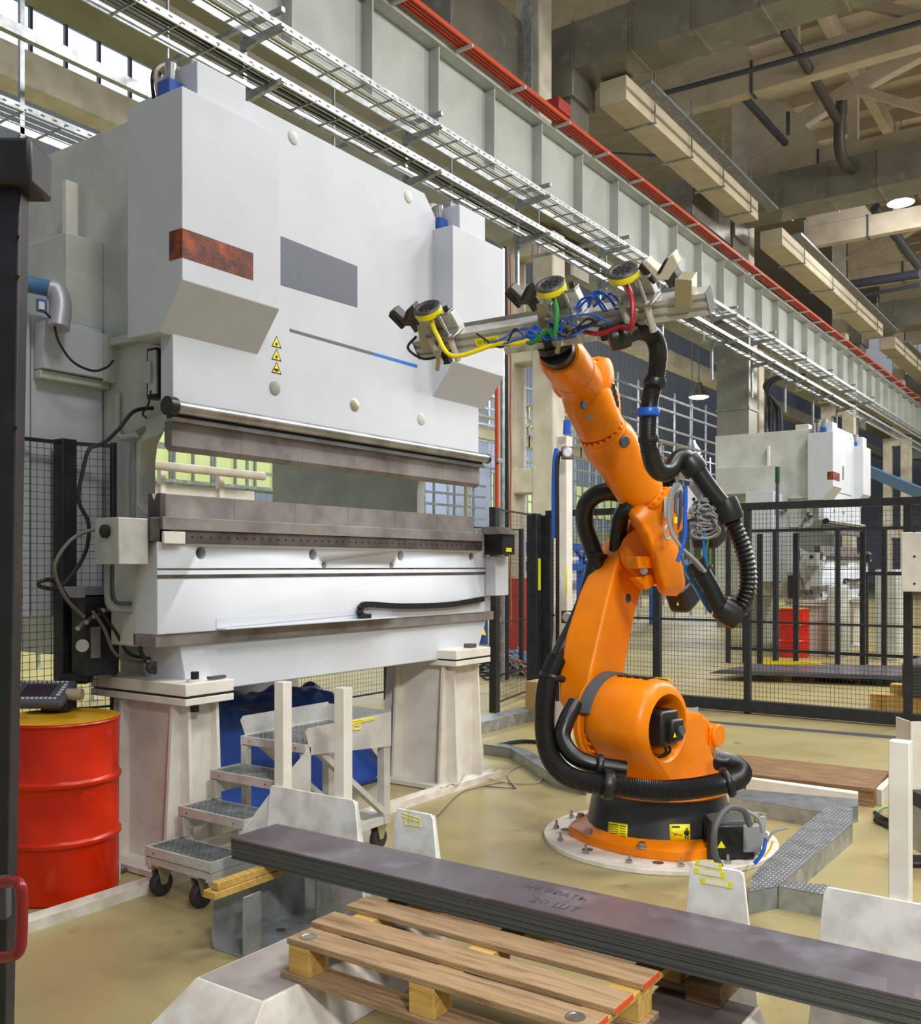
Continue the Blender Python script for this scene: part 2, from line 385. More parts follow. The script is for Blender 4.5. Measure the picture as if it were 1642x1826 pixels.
# ---- crane runway beam
t = thing('crane_runway_beam', 'long pale grey steel crane runway girder crossing the picture diagonally', 'crane girder', (40, 9.1, 8.3))
part(MB().box(4, 95, 9.09, 9.12, 8.34, 9.78), 'web', 'beam_paint', t)
part(MB().box(4, 95, 8.88, 9.36, 8.30, 8.34), 'bottom_flange', 'olive_paint', t)
part(MB().box(4, 95, 8.84, 9.38, 9.78, 9.84), 'top_flange', 'beam_paint', t)
for i in range(52):
    x = 8.96+i*1.6
    part(MB().box(x, x+.03, 8.9, 9.1, 8.34, 9.78), 'stiffener', 'beam_paint', t)
t = thing('conductor_rail', 'orange red crane conductor rails running along the top of the runway girder', 'conductor rail', (40, 8.8, 9.8))
for k in range(4):
    part(MB().box(4, 95, 8.56+.065*k, 8.60+.065*k, 9.86, 9.93), 'rail', 'conduct_red', t)
for i in range(50):
    x = 9.3+i*1.6; part(MB().box(x, x+.05, 8.5, 9.0, 9.80, 9.85), 'bracket', 'beam_paint', t)
part(MB().box(4, 95, 8.80, 8.84, 9.9, 9.94), 'grounding_wire', 'cable_green', t)
o = part(MB().box(15.3, 15.75, 8.5, 8.8, 9.93, 10.15), 'junction_box', 'safety_red', None, .02); tag(o, 'small red box sitting on the orange conductor rails near the zigzag strip', 'junction box')
# girder on the other side of the column row
t = thing('steel_girder', 'dark olive steel girder of the neighbouring bay at the top left', 'girder', (40, 12, 9.3))
part(MB().box(2, 95, 11.6, 12.35, 9.3, 9.36), 'bottom_flange', 'olive_paint', t)
part(MB().box(2, 95, 11.9, 11.94, 9.36, 10.9), 'web', 'olive_paint', t)
o = part(MB().box(2, 95, 18, 18.6, 11.2, 11.9), 'concrete_beam', 'concrete_white'); tag(o, 'beige horizontal beam below the bright windows at top left', 'beam')
# ---- ducts
def cross_duct(x, z, ya, yb, w, h, lab, down=True):
    t = thing('ventilation_duct', lab, 'air duct', (x, (ya+yb)/2, z), 0, 'galvanised cross ducts')
    mb = MB(); mb.box(x, x+w, ya, yb, z, z+h); part(mb, 'duct_body', 'duct_metal', t)
    n = int((yb-ya)/1.25)
    for i in range(n+1):
        y = ya+i*(yb-ya)/n; part(MB().box(x-.03, x+w+.03, y-.02, y+.02, z-.03, z+h+.03), 'flange', 'duct_metal', t)
    if down:
        part(MB().loft([[(x, yb, z+h), (x+w, yb, z+h), (x+w, yb+.8, z+h), (x, yb+.8, z+h)], [(x, yb, z-.5), (x+w, yb, z-.5), (x+w, yb+.8, z-.5), (x, yb+.8, z-.5)]]), 'elbow', 'duct_metal', t, .01)
        part(MB().loft([[(x+.1, yb+.1, z-.5), (x+w-.1, yb+.1, z-.5), (x+w-.1, yb+.7, z-.5), (x+.1, yb+.7, z-.5)], [(x+.1, yb+.1, z-4.1), (x+w-.1, yb+.1, z-4.1), (x+w-.1, yb+.7, z-4.1), (x+.1, yb+.7, z-4.1)]]), 'downpipe', 'duct_metal', t)
        part(MB().box(x+.05, x+w-.05, yb+.05, yb+.75, z-1.3, z-1.24), 'flange', 'duct_metal', t)
cross_duct(17.3, 11.7, -6, 9.3, 1.0, .95, 'large galvanised rectangular air duct crossing the top right, nearest')
cross_duct(27.3, 11.7, -6, 9.4, 1.15, 1.0, 'long galvanised air duct crossing left of the bright lamp')
cross_duct(43.6, 11.7, -6, 9.5, 1.3, 1.1, 'far galvanised air duct below the bright lamp')
cross_duct(58, 11.7, -6, 9.5, 1.3, 1.1, 'farthest galvanised air duct at the right edge')
def long_duct(x0, x1, y0, y1, z, h, lab):
    t = thing('boxed_duct', lab, 'air duct', ((x0+x1)/2, (y0+y1)/2, z), 0, 'cream boxed ducts')
    part(MB().box(x0, x1, y0, y1, z, z+h), 'duct_body', 'duct_white', t, .01)
    n = 4
    for i in range(n):
        xx = x0+(i+.6)*(x1-x0)/n; part(MB().box(xx, xx+.05, y0-.1, y1+.08, z-.04, z-.005), 'hanger', 'galvanised', t)
        part(MB().box(xx, xx+.03, y0-.08, y0-.05, z, z+1.3), 'hanger_rod', 'galvanised', t)
    part(MB().box(x0, x1, y0-.55, y0-.28, z+.18, z+.24), 'cable_tray', 'galvanised', t)
long_duct(18.0, 26.4, 8.45, 9.05, 11.15, .5, 'cream boxed duct running from the nearest galvanised duct')
long_duct(28.6, 42.5, 8.45, 9.1, 11.1, .5, 'cream boxed duct beyond the second galvanised duct')
long_duct(45, 57, 8.45, 9.1, 11.1, .5, 'cream boxed duct far along the hall')
# short duct stubs to the left over the runway
o = part(MB().box(13.9, 16.3, 9.9, 12.6, 11.2, 12.4), 'duct_branch', 'duct_metal', None, .01); tag(o, 'grey duct branch behind the orange conductor rails near the first column', 'air duct')
o = part(MB().box(24.3, 27.2, 9.5, 10.4, 10.9, 11.9), 'duct_branch', 'duct_metal', None, .01); tag(o, 'grey duct branch over the runway joining the second cross duct', 'air duct')
# dark drain pipes hanging under the roof
def pipe(pts, r, lab, m='tank_dark', nm='drain_pipe'):
    o = part(MB().tube(pts, r, 12, len(pts) > 2), nm, m); tag(o, lab, 'pipe'); return o
pipe([onX(1395, 50, 20.50), onX(1440, 120, 22.57), onX(1493, 215, 25.62)], .11, 'dark diagonal drain pipe hanging under the roof right of centre', 'fan_dark')
pipe([onX(1500, 180, 25.62), onX(1496, 250, 25.86), onX(1503, 285, 26.35), onX(1522, 302, 27.33)], .14, 'brown grey drain pipe with an elbow dropping to the second cross duct', 'fan_dark')
pipe([onX(1325, 172, 24.40), onX(1400, 255, 27.45)], .10, 'dark diagonal strut pipe between the first two trusses')
pipe([onX(1560, 370, 36.60), onX(1642, 480, 40.26)], .17, 'grey diagonal pipe right below the bright lamp')
pipe([onX(1512, 508, 37.82), onX(1642, 488, 36.60)], .16, 'thick dark horizontal pipe under the lamp')
pipe([onX(1520, 530, 37.82), onX(1642, 508, 36.60)], .07, 'thin dark pipe below the thick horizontal pipe')
pipe([onX(1170, 170, 21.47), onX(1420, 103, 21.47), onX(1642, 40, 21.47)], .06, 'thin dark conduit lying along the nearest truss chord')
pipe([onX(1405, 200, 25.62), onX(1405, 240, 25.62)], .05, 'short dark drop pipe under the roof')
for i, (u0, v0, u1, v1, x) in enumerate(((1120, 115, 1262, 95, 19.4), (1040, 270, 1300, 285, 27))):
    pipe([onX(u0, v0, x), onX(u1, v1, x+.5)], .035, 'thin dark roof tie rod, ' + ['nearest the first cross duct', 'over the first column'][i], nm='tie_rod')
# zigzag strip and channel on the first column
o = part(MB().box(16.2, 16.26, 9.62, 9.8, 9.9, 16.9), 'perforated_strut', 'galvanised'); tag(o, 'vertical galvanised perforated strut standing beside the first column top', 'strut')
# ---- high bay lamps
def lamp(p, r, lab, power=0):
    t = thing('high_bay_lamp', lab, 'lamp', p, 0, 'high bay lamps')
    p = Vector(p)
    part(MB().lathe(p, [(r, 0), (r*.95, .1), (r*.4, .42), (r*.3, .55), (.02, .56)], n=24), 'lamp_shade', 'brushed', t)
    part(MB().lathe(p-V(0, 0, .07), [(.01, 0), (r*.6, .01), (r*.93, .06), (r*.93, .09)], n=24), 'bulb', 'lamp_glow', t)
    part(MB().cyl(p+V(0, 0, .5), V(p.x, p.y, 16.7 if p.y < 10 else 23.9), .02, n=8), 'hanger_rod', 'galvanised', t)
    if power:
        l = bpy.data.lights.new('high_bay_glow', 'POINT'); l.energy = power; l.color = (.93, .96, 1); l.shadow_soft_size = .25
        o = bpy.data.objects.new('high_bay_glow', l); C.objects.link(o); o.location = p-V(0, 0, .3)
lamp(onX(1606, 362, 33), .42, 'dazzling high bay lamp glowing under the roof at the right', 350)
lamp(onX(1246, 708, 36), .4, 'small lit lamp seen below the tray beside the galvanised duct, left', 0)
lamp(onX(1342, 700, 40), .4, 'small lit lamp seen just left of the bent cables', 0)
lamp(onX(1234, 808, 40), .4, 'small lit pair lamp seen above the robot hose bend', 0)
# ============================================================ cable trays
def tray(y, z, x0, x1, lab, w=.38, rung=.45, m='galvanised', perf=True):
    t = thing('cable_tray', lab, 'cable tray', ((x0+x1)/2, y, z), 0, 'ladder cable trays')
    for k in (0, 1):
        yy = y+k*w
        part(MB().box(x0, x1, yy, yy+.02, z, z+.075), 'side_rail', m, t)
    if perf:
        mb = MB(); i = 0; xx = x0
        while xx < min(x1, 26): mb.box(xx, xx+.045, y-.0015, y, z+.03, z+.045); xx += .14
        part(mb, 'slot', 'tank_dark', t, kind='stuff')
    mb = MB(); xx = x0
    while xx < x1: mb.box(xx, xx+.018, y, y+w, z+.01, z+.028); xx += rung
    for k in range(1, 4): mb.box(x0, min(x1, 40), y+w*k/4, y+w*k/4+.008, z+.028, z+.036)
    part(mb, 'rungs', m, t, kind='stuff')
    return t
tray(7.2, 7.19, 4, 60, 'upper galvanised ladder cable tray hanging in front of the runway girder')
tray(7.2, 6.63, 4, 60, 'lower galvanised ladder cable tray with black cables, in front of the runway girder')
tray(9.4, 6.35, 2, 12, 'galvanised ladder tray at the top left behind the press', w=.5)
tray(10.1, 6.0, 2, 12, 'lowest galvanised ladder tray at the far top left', w=.5)
o = part(MB().box(2, 8.6, 9.2, 9.28, 7.0, 7.12), 'perforated_channel', 'galvanised'); tag(o, 'perforated galvanised channel running down to the press top at upper left', 'channel')
t = thing('cable_bundle', 'bundle of black cables lying in the lower cable tray', 'cables', (15, 7.4, 6.66))
for k in range(6):
    yy = 7.26+.045*k; P = [(x, yy+random.uniform(-.02, .02), 6.68+random.uniform(0, .03)) for x in [4+i*1.5 for i in range(20)]]
    part(MB().tube(P, .012, 6, True, 3), 'cable', 'black_plastic', t)
def hanger(x, lab, y=7.66, z0=5.8, z1=7.32, arms=True):
    t = thing('tray_hanger', lab, 'tray support', (x, y, z0), 0, 'tray hanger struts')
    part(MB().box(x, x+.05, y, y+.05, z0, z1), 'strut', 'galvanised', t)
    if arms: part(MB().box(x, x+.05, 7.1, 9.0, 7.3, 7.35), 'top_arm', 'galvanised', t); part(MB().box(x+.01, x+.03, 8.9, 8.93, 7.35, 8.3), 'drop_rod', 'galvanised', t)
    if arms:
        for zz in (7.13, 6.57): part(MB().prism([(x, 7.1, zz+.02), (x, 7.1, zz+.05), (x, y, zz+.05), (x, y, zz-.06)], (.05, 0, 0)), 'arm', 'galvanised', t)
for i in range(11):
    hanger(7.0+2.75*i, 'galvanised slotted strut holding the cable trays, %s' % ['above the left press cylinder', 'above the press shoulder', 'left of the gripper disc', 'behind the gripper', 'right of the gripper', 'second right of the gripper', 'above the far press corner', 'above the far press', 'beyond the far press', 'far beyond the far press', 'farthest visible'][i])
hanger(5.85, 'tall galvanised strut at the upper left beside the windows', y=9.9, z0=6.0, z1=8.2, arms=False)
hanger(5.0, 'bent galvanised strut at the far upper left corner', y=9.6, z0=7.1, z1=9.6, arms=False)
# galvanised vertical duct and bent cable column behind
def bx(name, lab, cat, m, x0, x1, y0, y1, z0, z1, bev=0, group=None):
    o = part(MB().box(x0, x1, y0, y1, z0, z1), name, m, None, bev); return tag(o, lab, cat, group)
t = thing('vertical_duct', 'galvanised rectangular duct standing behind the far press, left of bent cables', 'air duct', (25.8, 8.9, 0))
a = onX(1278, 700, 25.5); b = onX(1335, 700, 25.5)
part(MB().box(25.5, 26.2, b.y, a.y, 0, 8.28), 'duct_body', 'duct_metal', t); part(MB().box(25.47, 26.23, b.y-.03, a.y+.03, 5.85, 5.91), 'flange', 'duct_metal', t)
t = thing('bent_cable_run', 'cables bending down the column behind the far press', 'cables', (29, 9, 5))
for k in range(5):
    part(MB().tube([onX(1436-k*3, 668, 28.4), onX(1400-k*4, 672, 28.4), onX(1374-k*3, 690, 28.4), onX(1366+k*6, 730, 28.4), onX(1366+k*7, 790, 28.4)], .04, 6), 'cable', 'black_plastic' if k % 2 else 'tank_dark', t)
# ---- next bay : platforms, pipe rack, blue machinery
t = thing('steel_walkway', 'cream steel walkway with handrail in the next bay, behind the robot wrist', 'walkway', (25, 13, 4))
p0 = onY(1080, 655, 13.5); p1 = onY(1275, 770, 13.5)
for dz, th in ((0, .3), (1.1, .07), (.55, .05)):
    part(MB().box(15, 34, 13.5, 13.7, 4.9+dz, 4.9+dz+th), 'rail' if dz else 'deck_beam', 'zinc_yellow', t)
for i in range(13): part(MB().box(15.1+i*1.5, 15.17+i*1.5, 13.5, 13.57, 4.9 if i % 3 else 0, 6.05), 'post', 'zinc_yellow', t)
def rack(y, x0, x1, zs, lab, m='galvanised', px=1.0):
    t = thing('pipe_rack', lab, 'rack', ((x0+x1)/2, y, 0), 0, 'galvanised racks in the next bay')
    for zz in zs: part(MB().box(x0, x1, y, y+.06, zz, zz+.06), 'crossbar', m, t)
    n = int((x1-x0)/px)
    for i in range(n+1): part(MB().box(x0+i*px, x0+i*px+.05, y+.06, y+.11, 0, zs[-1]+.3), 'upright', m, t)
rack(14.5, 8, 22, [2.6, 2.9, 3.2, 3.5, 3.8], 'galvanised pipe rack seen through the press throat and behind the column', px=.9)
rack(16, 18, 44, [4.6, 5.0, 5.4, 5.9, 6.4], 'galvanised cable support rack behind the robot wrist', px=1.1)
rack(12.2, 20, 48, [5.6, 6.0, 6.6, 7.0], 'galvanised support grid under the far runway', px=1.4)
t = thing('pipe_run', 'thick cream insulated pipes seen through the press opening', 'pipes', (9.5, 12, 2.6))
part(MB().cyl((6.2, 10.3, 2.95), (9.8, 10.3, 2.95), .06), 'pipe', 'concrete_white', t)
part(MB().box(6.2, 9.9, 10.6, 10.7, 2.55, 2.75), 'beam', 'white_paint', t)
for xx in (7.2, 8.2, 9.2): part(MB().box(xx, xx+.08, 10.55, 10.63, 0, 3.0), 'post', 'white_paint', t)
bx('wall_panel', 'pale blue grey panelling behind the double column in the next bay', 'panel', 'panel_blue', 20, 30, 19.5, 19.7, 2.2, 8, 0)
bx('light_screen', 'white low partition behind the fence near the red cabinet', 'partition', 'paper_white', 19, 26, 12, 12.1, 0, 1.9)
t = thing('blue_machine', 'blue lattice conveyor frame behind the mesh fence', 'conveyor', (20, 11.5, 1.5))
for zz in (1.55, 2.05): part(MB().box(16.5, 27, 11.2, 11.35, zz, zz+.16), 'chord', 'blue_paint', t)
for i in range(14): part(MB().bar((16.6+i*.75, 11.28, 1.6), (16.6+(i+1)*.75, 11.28, 2.1) if i % 2 == 0 else (16.6+(i-1)*.75, 11.28, 2.1), .1, .08), 'brace', 'blue_paint', t)
for i in range(5): part(MB().box(17+i*2.2, 17.14+i*2.2, 11.25, 11.4, 0, 1.55), 'leg', 'blue_paint', t)
t = thing('fire_cabinet', 'tall red fire cabinet with two white stickers behind the left mesh fence', 'cabinet', (15.5, 9.5, 0))
a = onZ(895, 1165, 0); 
part(MB().box(15.3, 15.7, 9.34, 9.85, 0, 1.43), 'body', 'dull_red', t, .01)
part(MB().box(15.3, 15.7, 9.14, 9.33, 0, .62), 'low_box', 'dull_red', t, .01)
for zz in (1.3, .65): part(MB().box(15.29, 15.3, 9.74, 9.83, zz-.06, zz+.06), 'sticker', 'paper_white', t)
for zz in (1.1, .45): part(MB().box(15.28, 15.3, 9.75, 9.82, zz-.05, zz+.05), 'handle', 'light_grey', t)
# tangled cables on the floor
def tangle(c, r, h, m, lab, n=14, tr=.012, seed=1):
    random.seed(seed); mb = MB()
    for k in range(n):
        a0 = random.uniform(0, 6.3); cc = V(c[0]+random.uniform(-r, r)*.6, c[1]+random.uniform(-r, r)*.6, 0); rr = random.uniform(.25, .75)*r
        P = [cc+V(math.cos(a0+q)*rr*random.uniform(.8, 1.15), math.sin(a0+q)*rr*random.uniform(.8, 1.15), tr+h*random.random()) for q in [i*.7 for i in range(9)]]
        mb.tube(P, tr, 5, True, 5)
    o = part(mb, 'cable_tangle', m); return tag(o, lab, 'cables', None, 'stuff')
tc = onZ(925, 1195, .05)
tangle((tc.x, tc.y), .75, .35, 'cable_lightblue', 'tangle of light blue cables on the floor behind the fence', 18, .014, 3)
tangle((tc.x-.3, tc.y+.2), .8, .2, 'black_plastic', 'tangle of black cables under the light blue ones', 10, .016, 5)
tangle((tc.x, tc.y), .6, .3, 'cable_orange', 'few orange cables in the blue tangle', 7, .012, 9)
t = thing('riser_pipe', 'vertical red pipe running up behind the right end of the press', 'pipe', (9.8, 7.0, 0))
a = onY(886, 800, 7.3)
part(MB().cyl((a.x, 7.3, 0), (a.x, 7.3, 6), .03, n=12), 'pipe', 'conduct_red', t); part(MB().box(a.x-.06, a.x+.06, 7.24, 7.27, 3.1, 3.16), 'clamp', 'galvanised', t)
a = onY(896, 800, 7.4); bx('perforated_upright', 'bluish galvanised perforated upright beside the red riser pipe', 'strut', 'galvanised', a.x-.03, a.x+.03, 7.38, 7.42, 0, 6.2)
a = onY(902, 800, 7.5)
t = thing('cable_riser', 'black and orange cables climbing beside the perforated upright', 'cables', (a.x, 7.5, 0))
part(MB().cyl((a.x, 7.5, 0), (a.x, 7.5, 6.3), .045, n=10), 'black_cable', 'black_plastic', t)
part(MB().tube([(a.x+.06, 7.46, .8+i*.6) if i % 2 else (a.x+.075, 7.46, .8+i*.6) for i in range(10)], .016, 6), 'orange_cable', 'cable_orange', t)
# ============================================================ mesh fences
def mesh_panel(parent, p0, p1, z0, z1, cw=.05, chh=.03, wr=.0018, label=None):
    p0 = V(p0[0], p0[1], 0); p1 = V(p1[0], p1[1], 0); L = (p1-p0).length; d = (p1-p0).normalized(); mb = MB(); nrm = V(-d.y, d.x, 0)
    n = int(L/cw)
    for i in range(1, n):
        p = p0+d*(i*L/n); mb.obox(p+V(0, 0, (z0+z1)/2), wr*2, wr*2, z1-z0, d)
    n = int((z1-z0)/chh)
    for i in range(1, n):
        zz = z0+(z1-z0)*i/n; mb.obox((p0+p1)/2+V(0, 0, zz)+nrm*wr*2, L, wr*2, wr*2, d)
    return part(mb, 'wire_mesh', 'black_paint', parent)
def fence(pts, z0, z1, lab, pw=.06, fr=.02, group=None, posts=None, cw=.05, chh=.05, wr=.0013, mid=None, postz=None):
    c = sum((V(p[0], p[1], 0) for p in pts), V(0, 0, 0))/len(pts)
    t = thing('mesh_fence', lab, 'fence', c, 0, group)
    for i, p in enumerate(pts):
        w = posts[i] if posts else pw
        part(MB().box(p[0]-w/2, p[0]+w/2, p[1]-w/2, p[1]+w/2, 0, (postz or z1)+.02), 'post', 'black_paint', t, .004)
    for a, b in zip(pts, pts[1:]):
        A = V(a[0], a[1], 0); B = V(b[0], b[1], 0); mb = MB()
        for zz, ff in ((z0, fr), (z1, fr))+(((mid, fr*.6),) if mid else ()): part(MB().bar(A+V(0, 0, zz), B+V(0, 0, zz), ff, ff), 'frame_rail', 'black_paint', t)
        mesh_panel(t, a, b, z0, z1, cw, chh, wr)
    return t
FX = 10.72
t = thing('mesh_fence', 'long black framed mesh fence standing behind the robot', 'fence', (FX, 3, 0))
ys = [onX(975, 1100, FX).y, onX(1172, 1100, FX).y, onX(1333, 1100, FX).y, onX(1619, 1100, FX).y, -.6]
for y, w_ in zip(ys, (.16, .09, .07, .08, .07)): part(MB().box(FX-.04, FX+.04, y-w_/2, y+w_/2, .0, 2.34 if w_ < .1 else 2.3), 'post', 'black_paint', t, .005)
part(MB().box(FX-.045, FX+.045, -.6, ys[0], 2.28, 2.36), 'top_rail', 'black_paint', t, .005)
part(MB().box(FX-.06, FX+.06, -.6, ys[1], .02, .15), 'bottom_rail', 'black_paint', t, .005)
part(MB().box(FX-.01, FX+.01, -.6, ys[0], 1.02, 1.045), 'middle_rail', 'black_paint', t)
for a, b in zip(ys, ys[1:]):
    mesh_panel(t, (FX, a), (FX, b), .15, 2.28, .042, .05, .0016)
p = onX(1165, 1040, FX-.05); part(MB().box(FX-.06, FX-.05, p.y-.03, p.y+.01, 1.42, 1.72), 'yellow_label', 'label_yellow', t)
fence([(9.16, 5.92), (10.6, 6.25)], .1, 2.3, 'black mesh fence panel in front of the red fire cabinet', posts=(.09, .14), mid=1.0)
o = part(MB().box(10.49, 10.5, 6.1, 6.13, 1.35, 1.75), 'yellow_strip', 'label_yellow', None); tag(o, 'yellow adhesive strip on the thick black fence post', 'label')
fence([(2.75, 4.92), (3.16, 4.90), (3.40, 4.80)], .12, 2.34, 'black mesh fence behind the red drum at the left', posts=(.03, .09, .03), mid=.85, cw=.04, chh=.04)
fence([(7.0, 7.6), (9.3, 7.6), (12.5, 7.6)], .1, 2.2, 'black mesh fence behind the press, seen through its throat', mid=1.2)
# far cell fence
t = fence([(16.2, 5.7), (16.2, 4.9), (16.2, 3.9), (16.2, 3.2), (16.2, 1.6)], .25, 2.25, 'black mesh gate and fence of the far press cell', pw=.07, fr=.05)
for y in (5.45, 5.2, 4.6, 3.55): part(MB().box(16.3, 16.38, y-.04, y+.04, 0, 2.2), 'post', 'black_paint', t)
# ============================================================ PRESS
press = thing('press_brake', 'huge white press brake raised on legs, in the foreground left of the robot', 'press', (4.8, 5.0, 0))
PR = press
def pp(mb, n, m, **k): return part(mb, n, m, PR, **k)
fl = pp(MB().prism([(3.48, 4.43, 4.23), (3.48, 6.3, 4.23), (3.48, 6.3, 1.1), (3.48, 4.9, 1.1), (3.48, 4.5, 1.3), (3.48, 4.5, 1.9)]+[(3.48, 4.68, 2.0), (3.48, 4.68, 2.25), (3.48, 4.66, 2.36), (3.48, 4.60, 2.43), (3.48, 4.50, 2.48), (3.48, 4.3, 2.52), (3.48, 4.25, 2.9), (3.48, 4.43, 2.95)], (.12, 0, 0)), 'side_frame', 'press_shade', bev=.006)
pp(MB().prism([(6.10, 4.43, 4.1), (6.10, 6.3, 4.1), (6.10, 6.3, 1.1), (6.10, 4.9, 1.1), (6.10, 4.5, 1.3), (6.10, 4.5, 1.9), (6.10, 4.68, 2.0), (6.10, 4.68, 2.25), (6.10, 4.66, 2.36), (6.10, 4.60, 2.43), (6.10, 4.50, 2.48), (6.10, 4.3, 2.52)], (.1, 0, 0)), 'side_frame', 'press_shade', bev=.006)
pp(MB().box(3.6, 6.1, 5.6, 6.2, 3.2, 4.1), 'rear_crossbeam', 'press_shade', bev=.01)
# front plate (ram) 
a = onY(452, 208, 4.18); b = onY(757, 345, 4.18); c = onY(774, 388, 4.18)
ram = pp(MB().prism([(3.325, 4.18, 2.515), (6.24, 4.18, 2.515), (6.24, 4.18, 2.9), (5.66, 4.18, 3.0), (c.x+.02, 4.18, c.z), (b.x, 4.18, b.z), (3.87, 4.18, b.z), (3.74, 4.18, b.z-.03), (3.6, 4.18, b.z-.15), (3.6, 4.18, 2.9), (3.325, 4.18, 2.9)], (0, .1, 0)), 'ram_plate', 'press_white', bev=.003)
def decal(pts, y, m, name, th=.002, parent=None, label=None):
    q = [onY(u, v, y) for u, v in pts]; return part(MB().prism(q, (0, -th, 0)), name, m, parent or PR, label=label)
decal([(500.5, 421), (637, 475), (637, 548), (500.5, 508)], 4.18, 'panel_grey', 'grey_panel')
decal([(516.5, 586), (666, 628.5), (666, 633.5), (516.5, 591)], 4.18, 'panel_grey', 'stripe', label='grey half of the stripe')
decal([(666, 628.5), (743.7, 650.5), (743.7, 656), (666, 633.5)], 4.18, 'blue_line', 'stripe', label='blue half of the stripe')
for v in (599, 622, 645.5):
    s = decal([(493, v), (501.5, v+22.5), (484, v+18.5)], 4.18, 'ink_black', 'warning_sign')
    part(MB().prism([onY(u, q, 4.178) for u, q in ((493, v+2.5), (499.6, v+20.4), (486, v+17.2))], (0, -.001, 0)), 'yellow_field', 'label_yellow', s)
    mk = MB().cyl(onY(493, v+14.5, 4.177), onY(493, v+14.5, 4.177)+V(0, -.001, 0), .009, n=10)
    if v > 640: mk.box(*(lambda q: (q.x-.02, q.x+.016, 4.1755, 4.177, q.z-.006, q.z+.006))(onY(493, v+14, 4.177)))
    part(mk, 'symbol', 'ink_black', s)
for u, v in ((523, 245), (728, 351), (490, 692), (632, 722), (751, 747), (490, 692)):
    q = onY(u, v, 4.18); pp(MB().lathe(q, [(.042, 0), (.042, .004), (.036, .007), (.001, .007)], V(0, -1, 0), 28), 'cover_cap', 'press_shade' if (u, v) != (632, 722) else 'zinc_yellow')
# cylinder housings
def housing(x0, x1, ztop, back, name='cylinder_housing'):
    P = [(x0, 4.0, 3.12), (x0, 4.0, ztop), (x0, back, ztop), (x0, back, 2.877), (x0, 4.185, 2.877)]
    return pp(MB().prism(P, (x1-x0, 0, 0)), name, 'press_white', bev=.004)
h1 = housing(3.24, 3.93, 4.115, 4.45); h2 = housing(5.64, 6.32, 4.10, 4.45)
# rust strips
mb = MB(); q = onY(323, 417, 4.0); q2 = onY(451, 462, 4.0)
mb.box(3.238, q2.x, 3.998, 4.0, 3.215+.02, 3.365+.02); mb.box(3.238, 3.24, 3.998, 4.10, 3.235, 3.385)
part(mb, 'rust_strip', 'rust', h1)
mb = MB(); mb.box(5.95, 6.322, 3.998, 4.0, 3.235, 3.385); mb.box(6.32, 6.322, 3.998, 4.1, 3.235, 3.385)
# top boxes and valves
def valves(x, zt):
    pp(MB().box(x+.1, x+.44, 4.04, 4.38, zt, zt+.2), 'valve_block', 'press_white', bev=.004)
    v = pp(MB().box(x+.0, x+.09, 4.14, 4.24, zt, zt+.10), 'solenoid', 'blue_paint', bev=.004)
    part(MB().cyl((x+.05, 4.19, zt+.10), (x+.05, 4.19, zt+.2), .032), 'valve_cap', 'brushed', v)
    pp(MB().box(x+.35, x+.5, 4.2, 4.3, zt+.2, zt+.29), 'solenoid', 'blue_paint', bev=.004)
    pp(MB().box(x+.17, x+.33, 4.17, 4.3, zt+.2, zt+.27), 'solenoid', 'light_grey', bev=.004)
    pp(MB().tube([(x+.02, 4.25, zt), (x+.0, 4.25, zt+.15), (x+.08, 4.25, zt+.23), (x+.2, 4.25, zt+.23)], .01, 6), 'valve_cable', 'cable_beige')
    pp(MB().tube([(x+.03, 4.3, zt), (x+.02, 4.3, zt+.17), (x+.12, 4.3, zt+.26), (x+.3, 4.28, zt+.25)], .01, 6), 'valve_cable', 'black_plastic')
valves(3.27, 4.115); valves(5.68, 4.10)
pp(MB().box(3.5, 3.75, 4.5, 4.75, 4.23, 4.33), 'lifting_block', 'press_shade', bev=.01)
pp(MB().cyl((3.62, 4.35, 4.14), (4.0, 4.3, 4.14), .035), 'pipe_fitting', 'galvanised')
# left side equipment
pp(MB().box(3.24, 3.48, 5.01, 6.2, 3.05, 3.566), 'oil_tank', 'press_shade', bev=.006)
pp(MB().box(3.02, 3.47, 5.0, 5.5, 1.37, 3.05), 'electrical_cabinet', 'press_white', bev=.006)
pp(MB().box(2.90, 3.0, 4.98, 5.5, 1.37, 3.05), 'cabinet_door', 'press_white', bev=.004)
pp(MB().box(3.03, 3.49, 4.9, 5.0, 2.74, 3.0), 'cover_box', 'press_white', bev=.004)
pp(MB().box(3.03, 3.47, 4.93, 5.0, 2.69, 2.735), 'ledge', 'press_shade', bev=.004)
pp(MB().box(3.40, 3.49, 4.87, 4.9, 2.72, 2.98), 'hinge_plate', 'press_shade', bev=.003)
pp(MB().box(3.425, 3.48, 4.45, 5.05, 2.93, 2.975), 'ledge', 'press_shade', bev=.004)
pp(MB().box(3.36, 3.44, 5.2, 5.24, 3.566, 3.95), 'standpipe_cover', 'white_paint', bev=.003)
pp(MB().tube([(3.46, 4.84, 2.65), (3.46, 4.84, 2.45), (3.46, 4.80, 2.4), (3.46, 4.66, 2.4)], .016, 8, True), 'grease_line', 'press_shade')
v = pp(MB().box(3.40, 3.47, 4.42, 4.50, 2.58, 2.86), 'linear_guide', 'black_paint', bev=.003)
part(MB().box(3.385, 3.40, 4.40, 4.47, 2.60, 2.84), 'scale_body', 'aluminium', v, .003); part(MB().box(3.37, 3.385, 4.43, 4.52, 2.66, 2.78), 'reader', 'aluminium', v, .003)
pp(MB().tube([(3.385, 4.44, 2.62), (3.38, 4.46, 2.54), (3.39, 4.52, 2.50), (3.46, 4.58, 2.49)], .006, 6), 'sensor_cable', 'black_plastic')
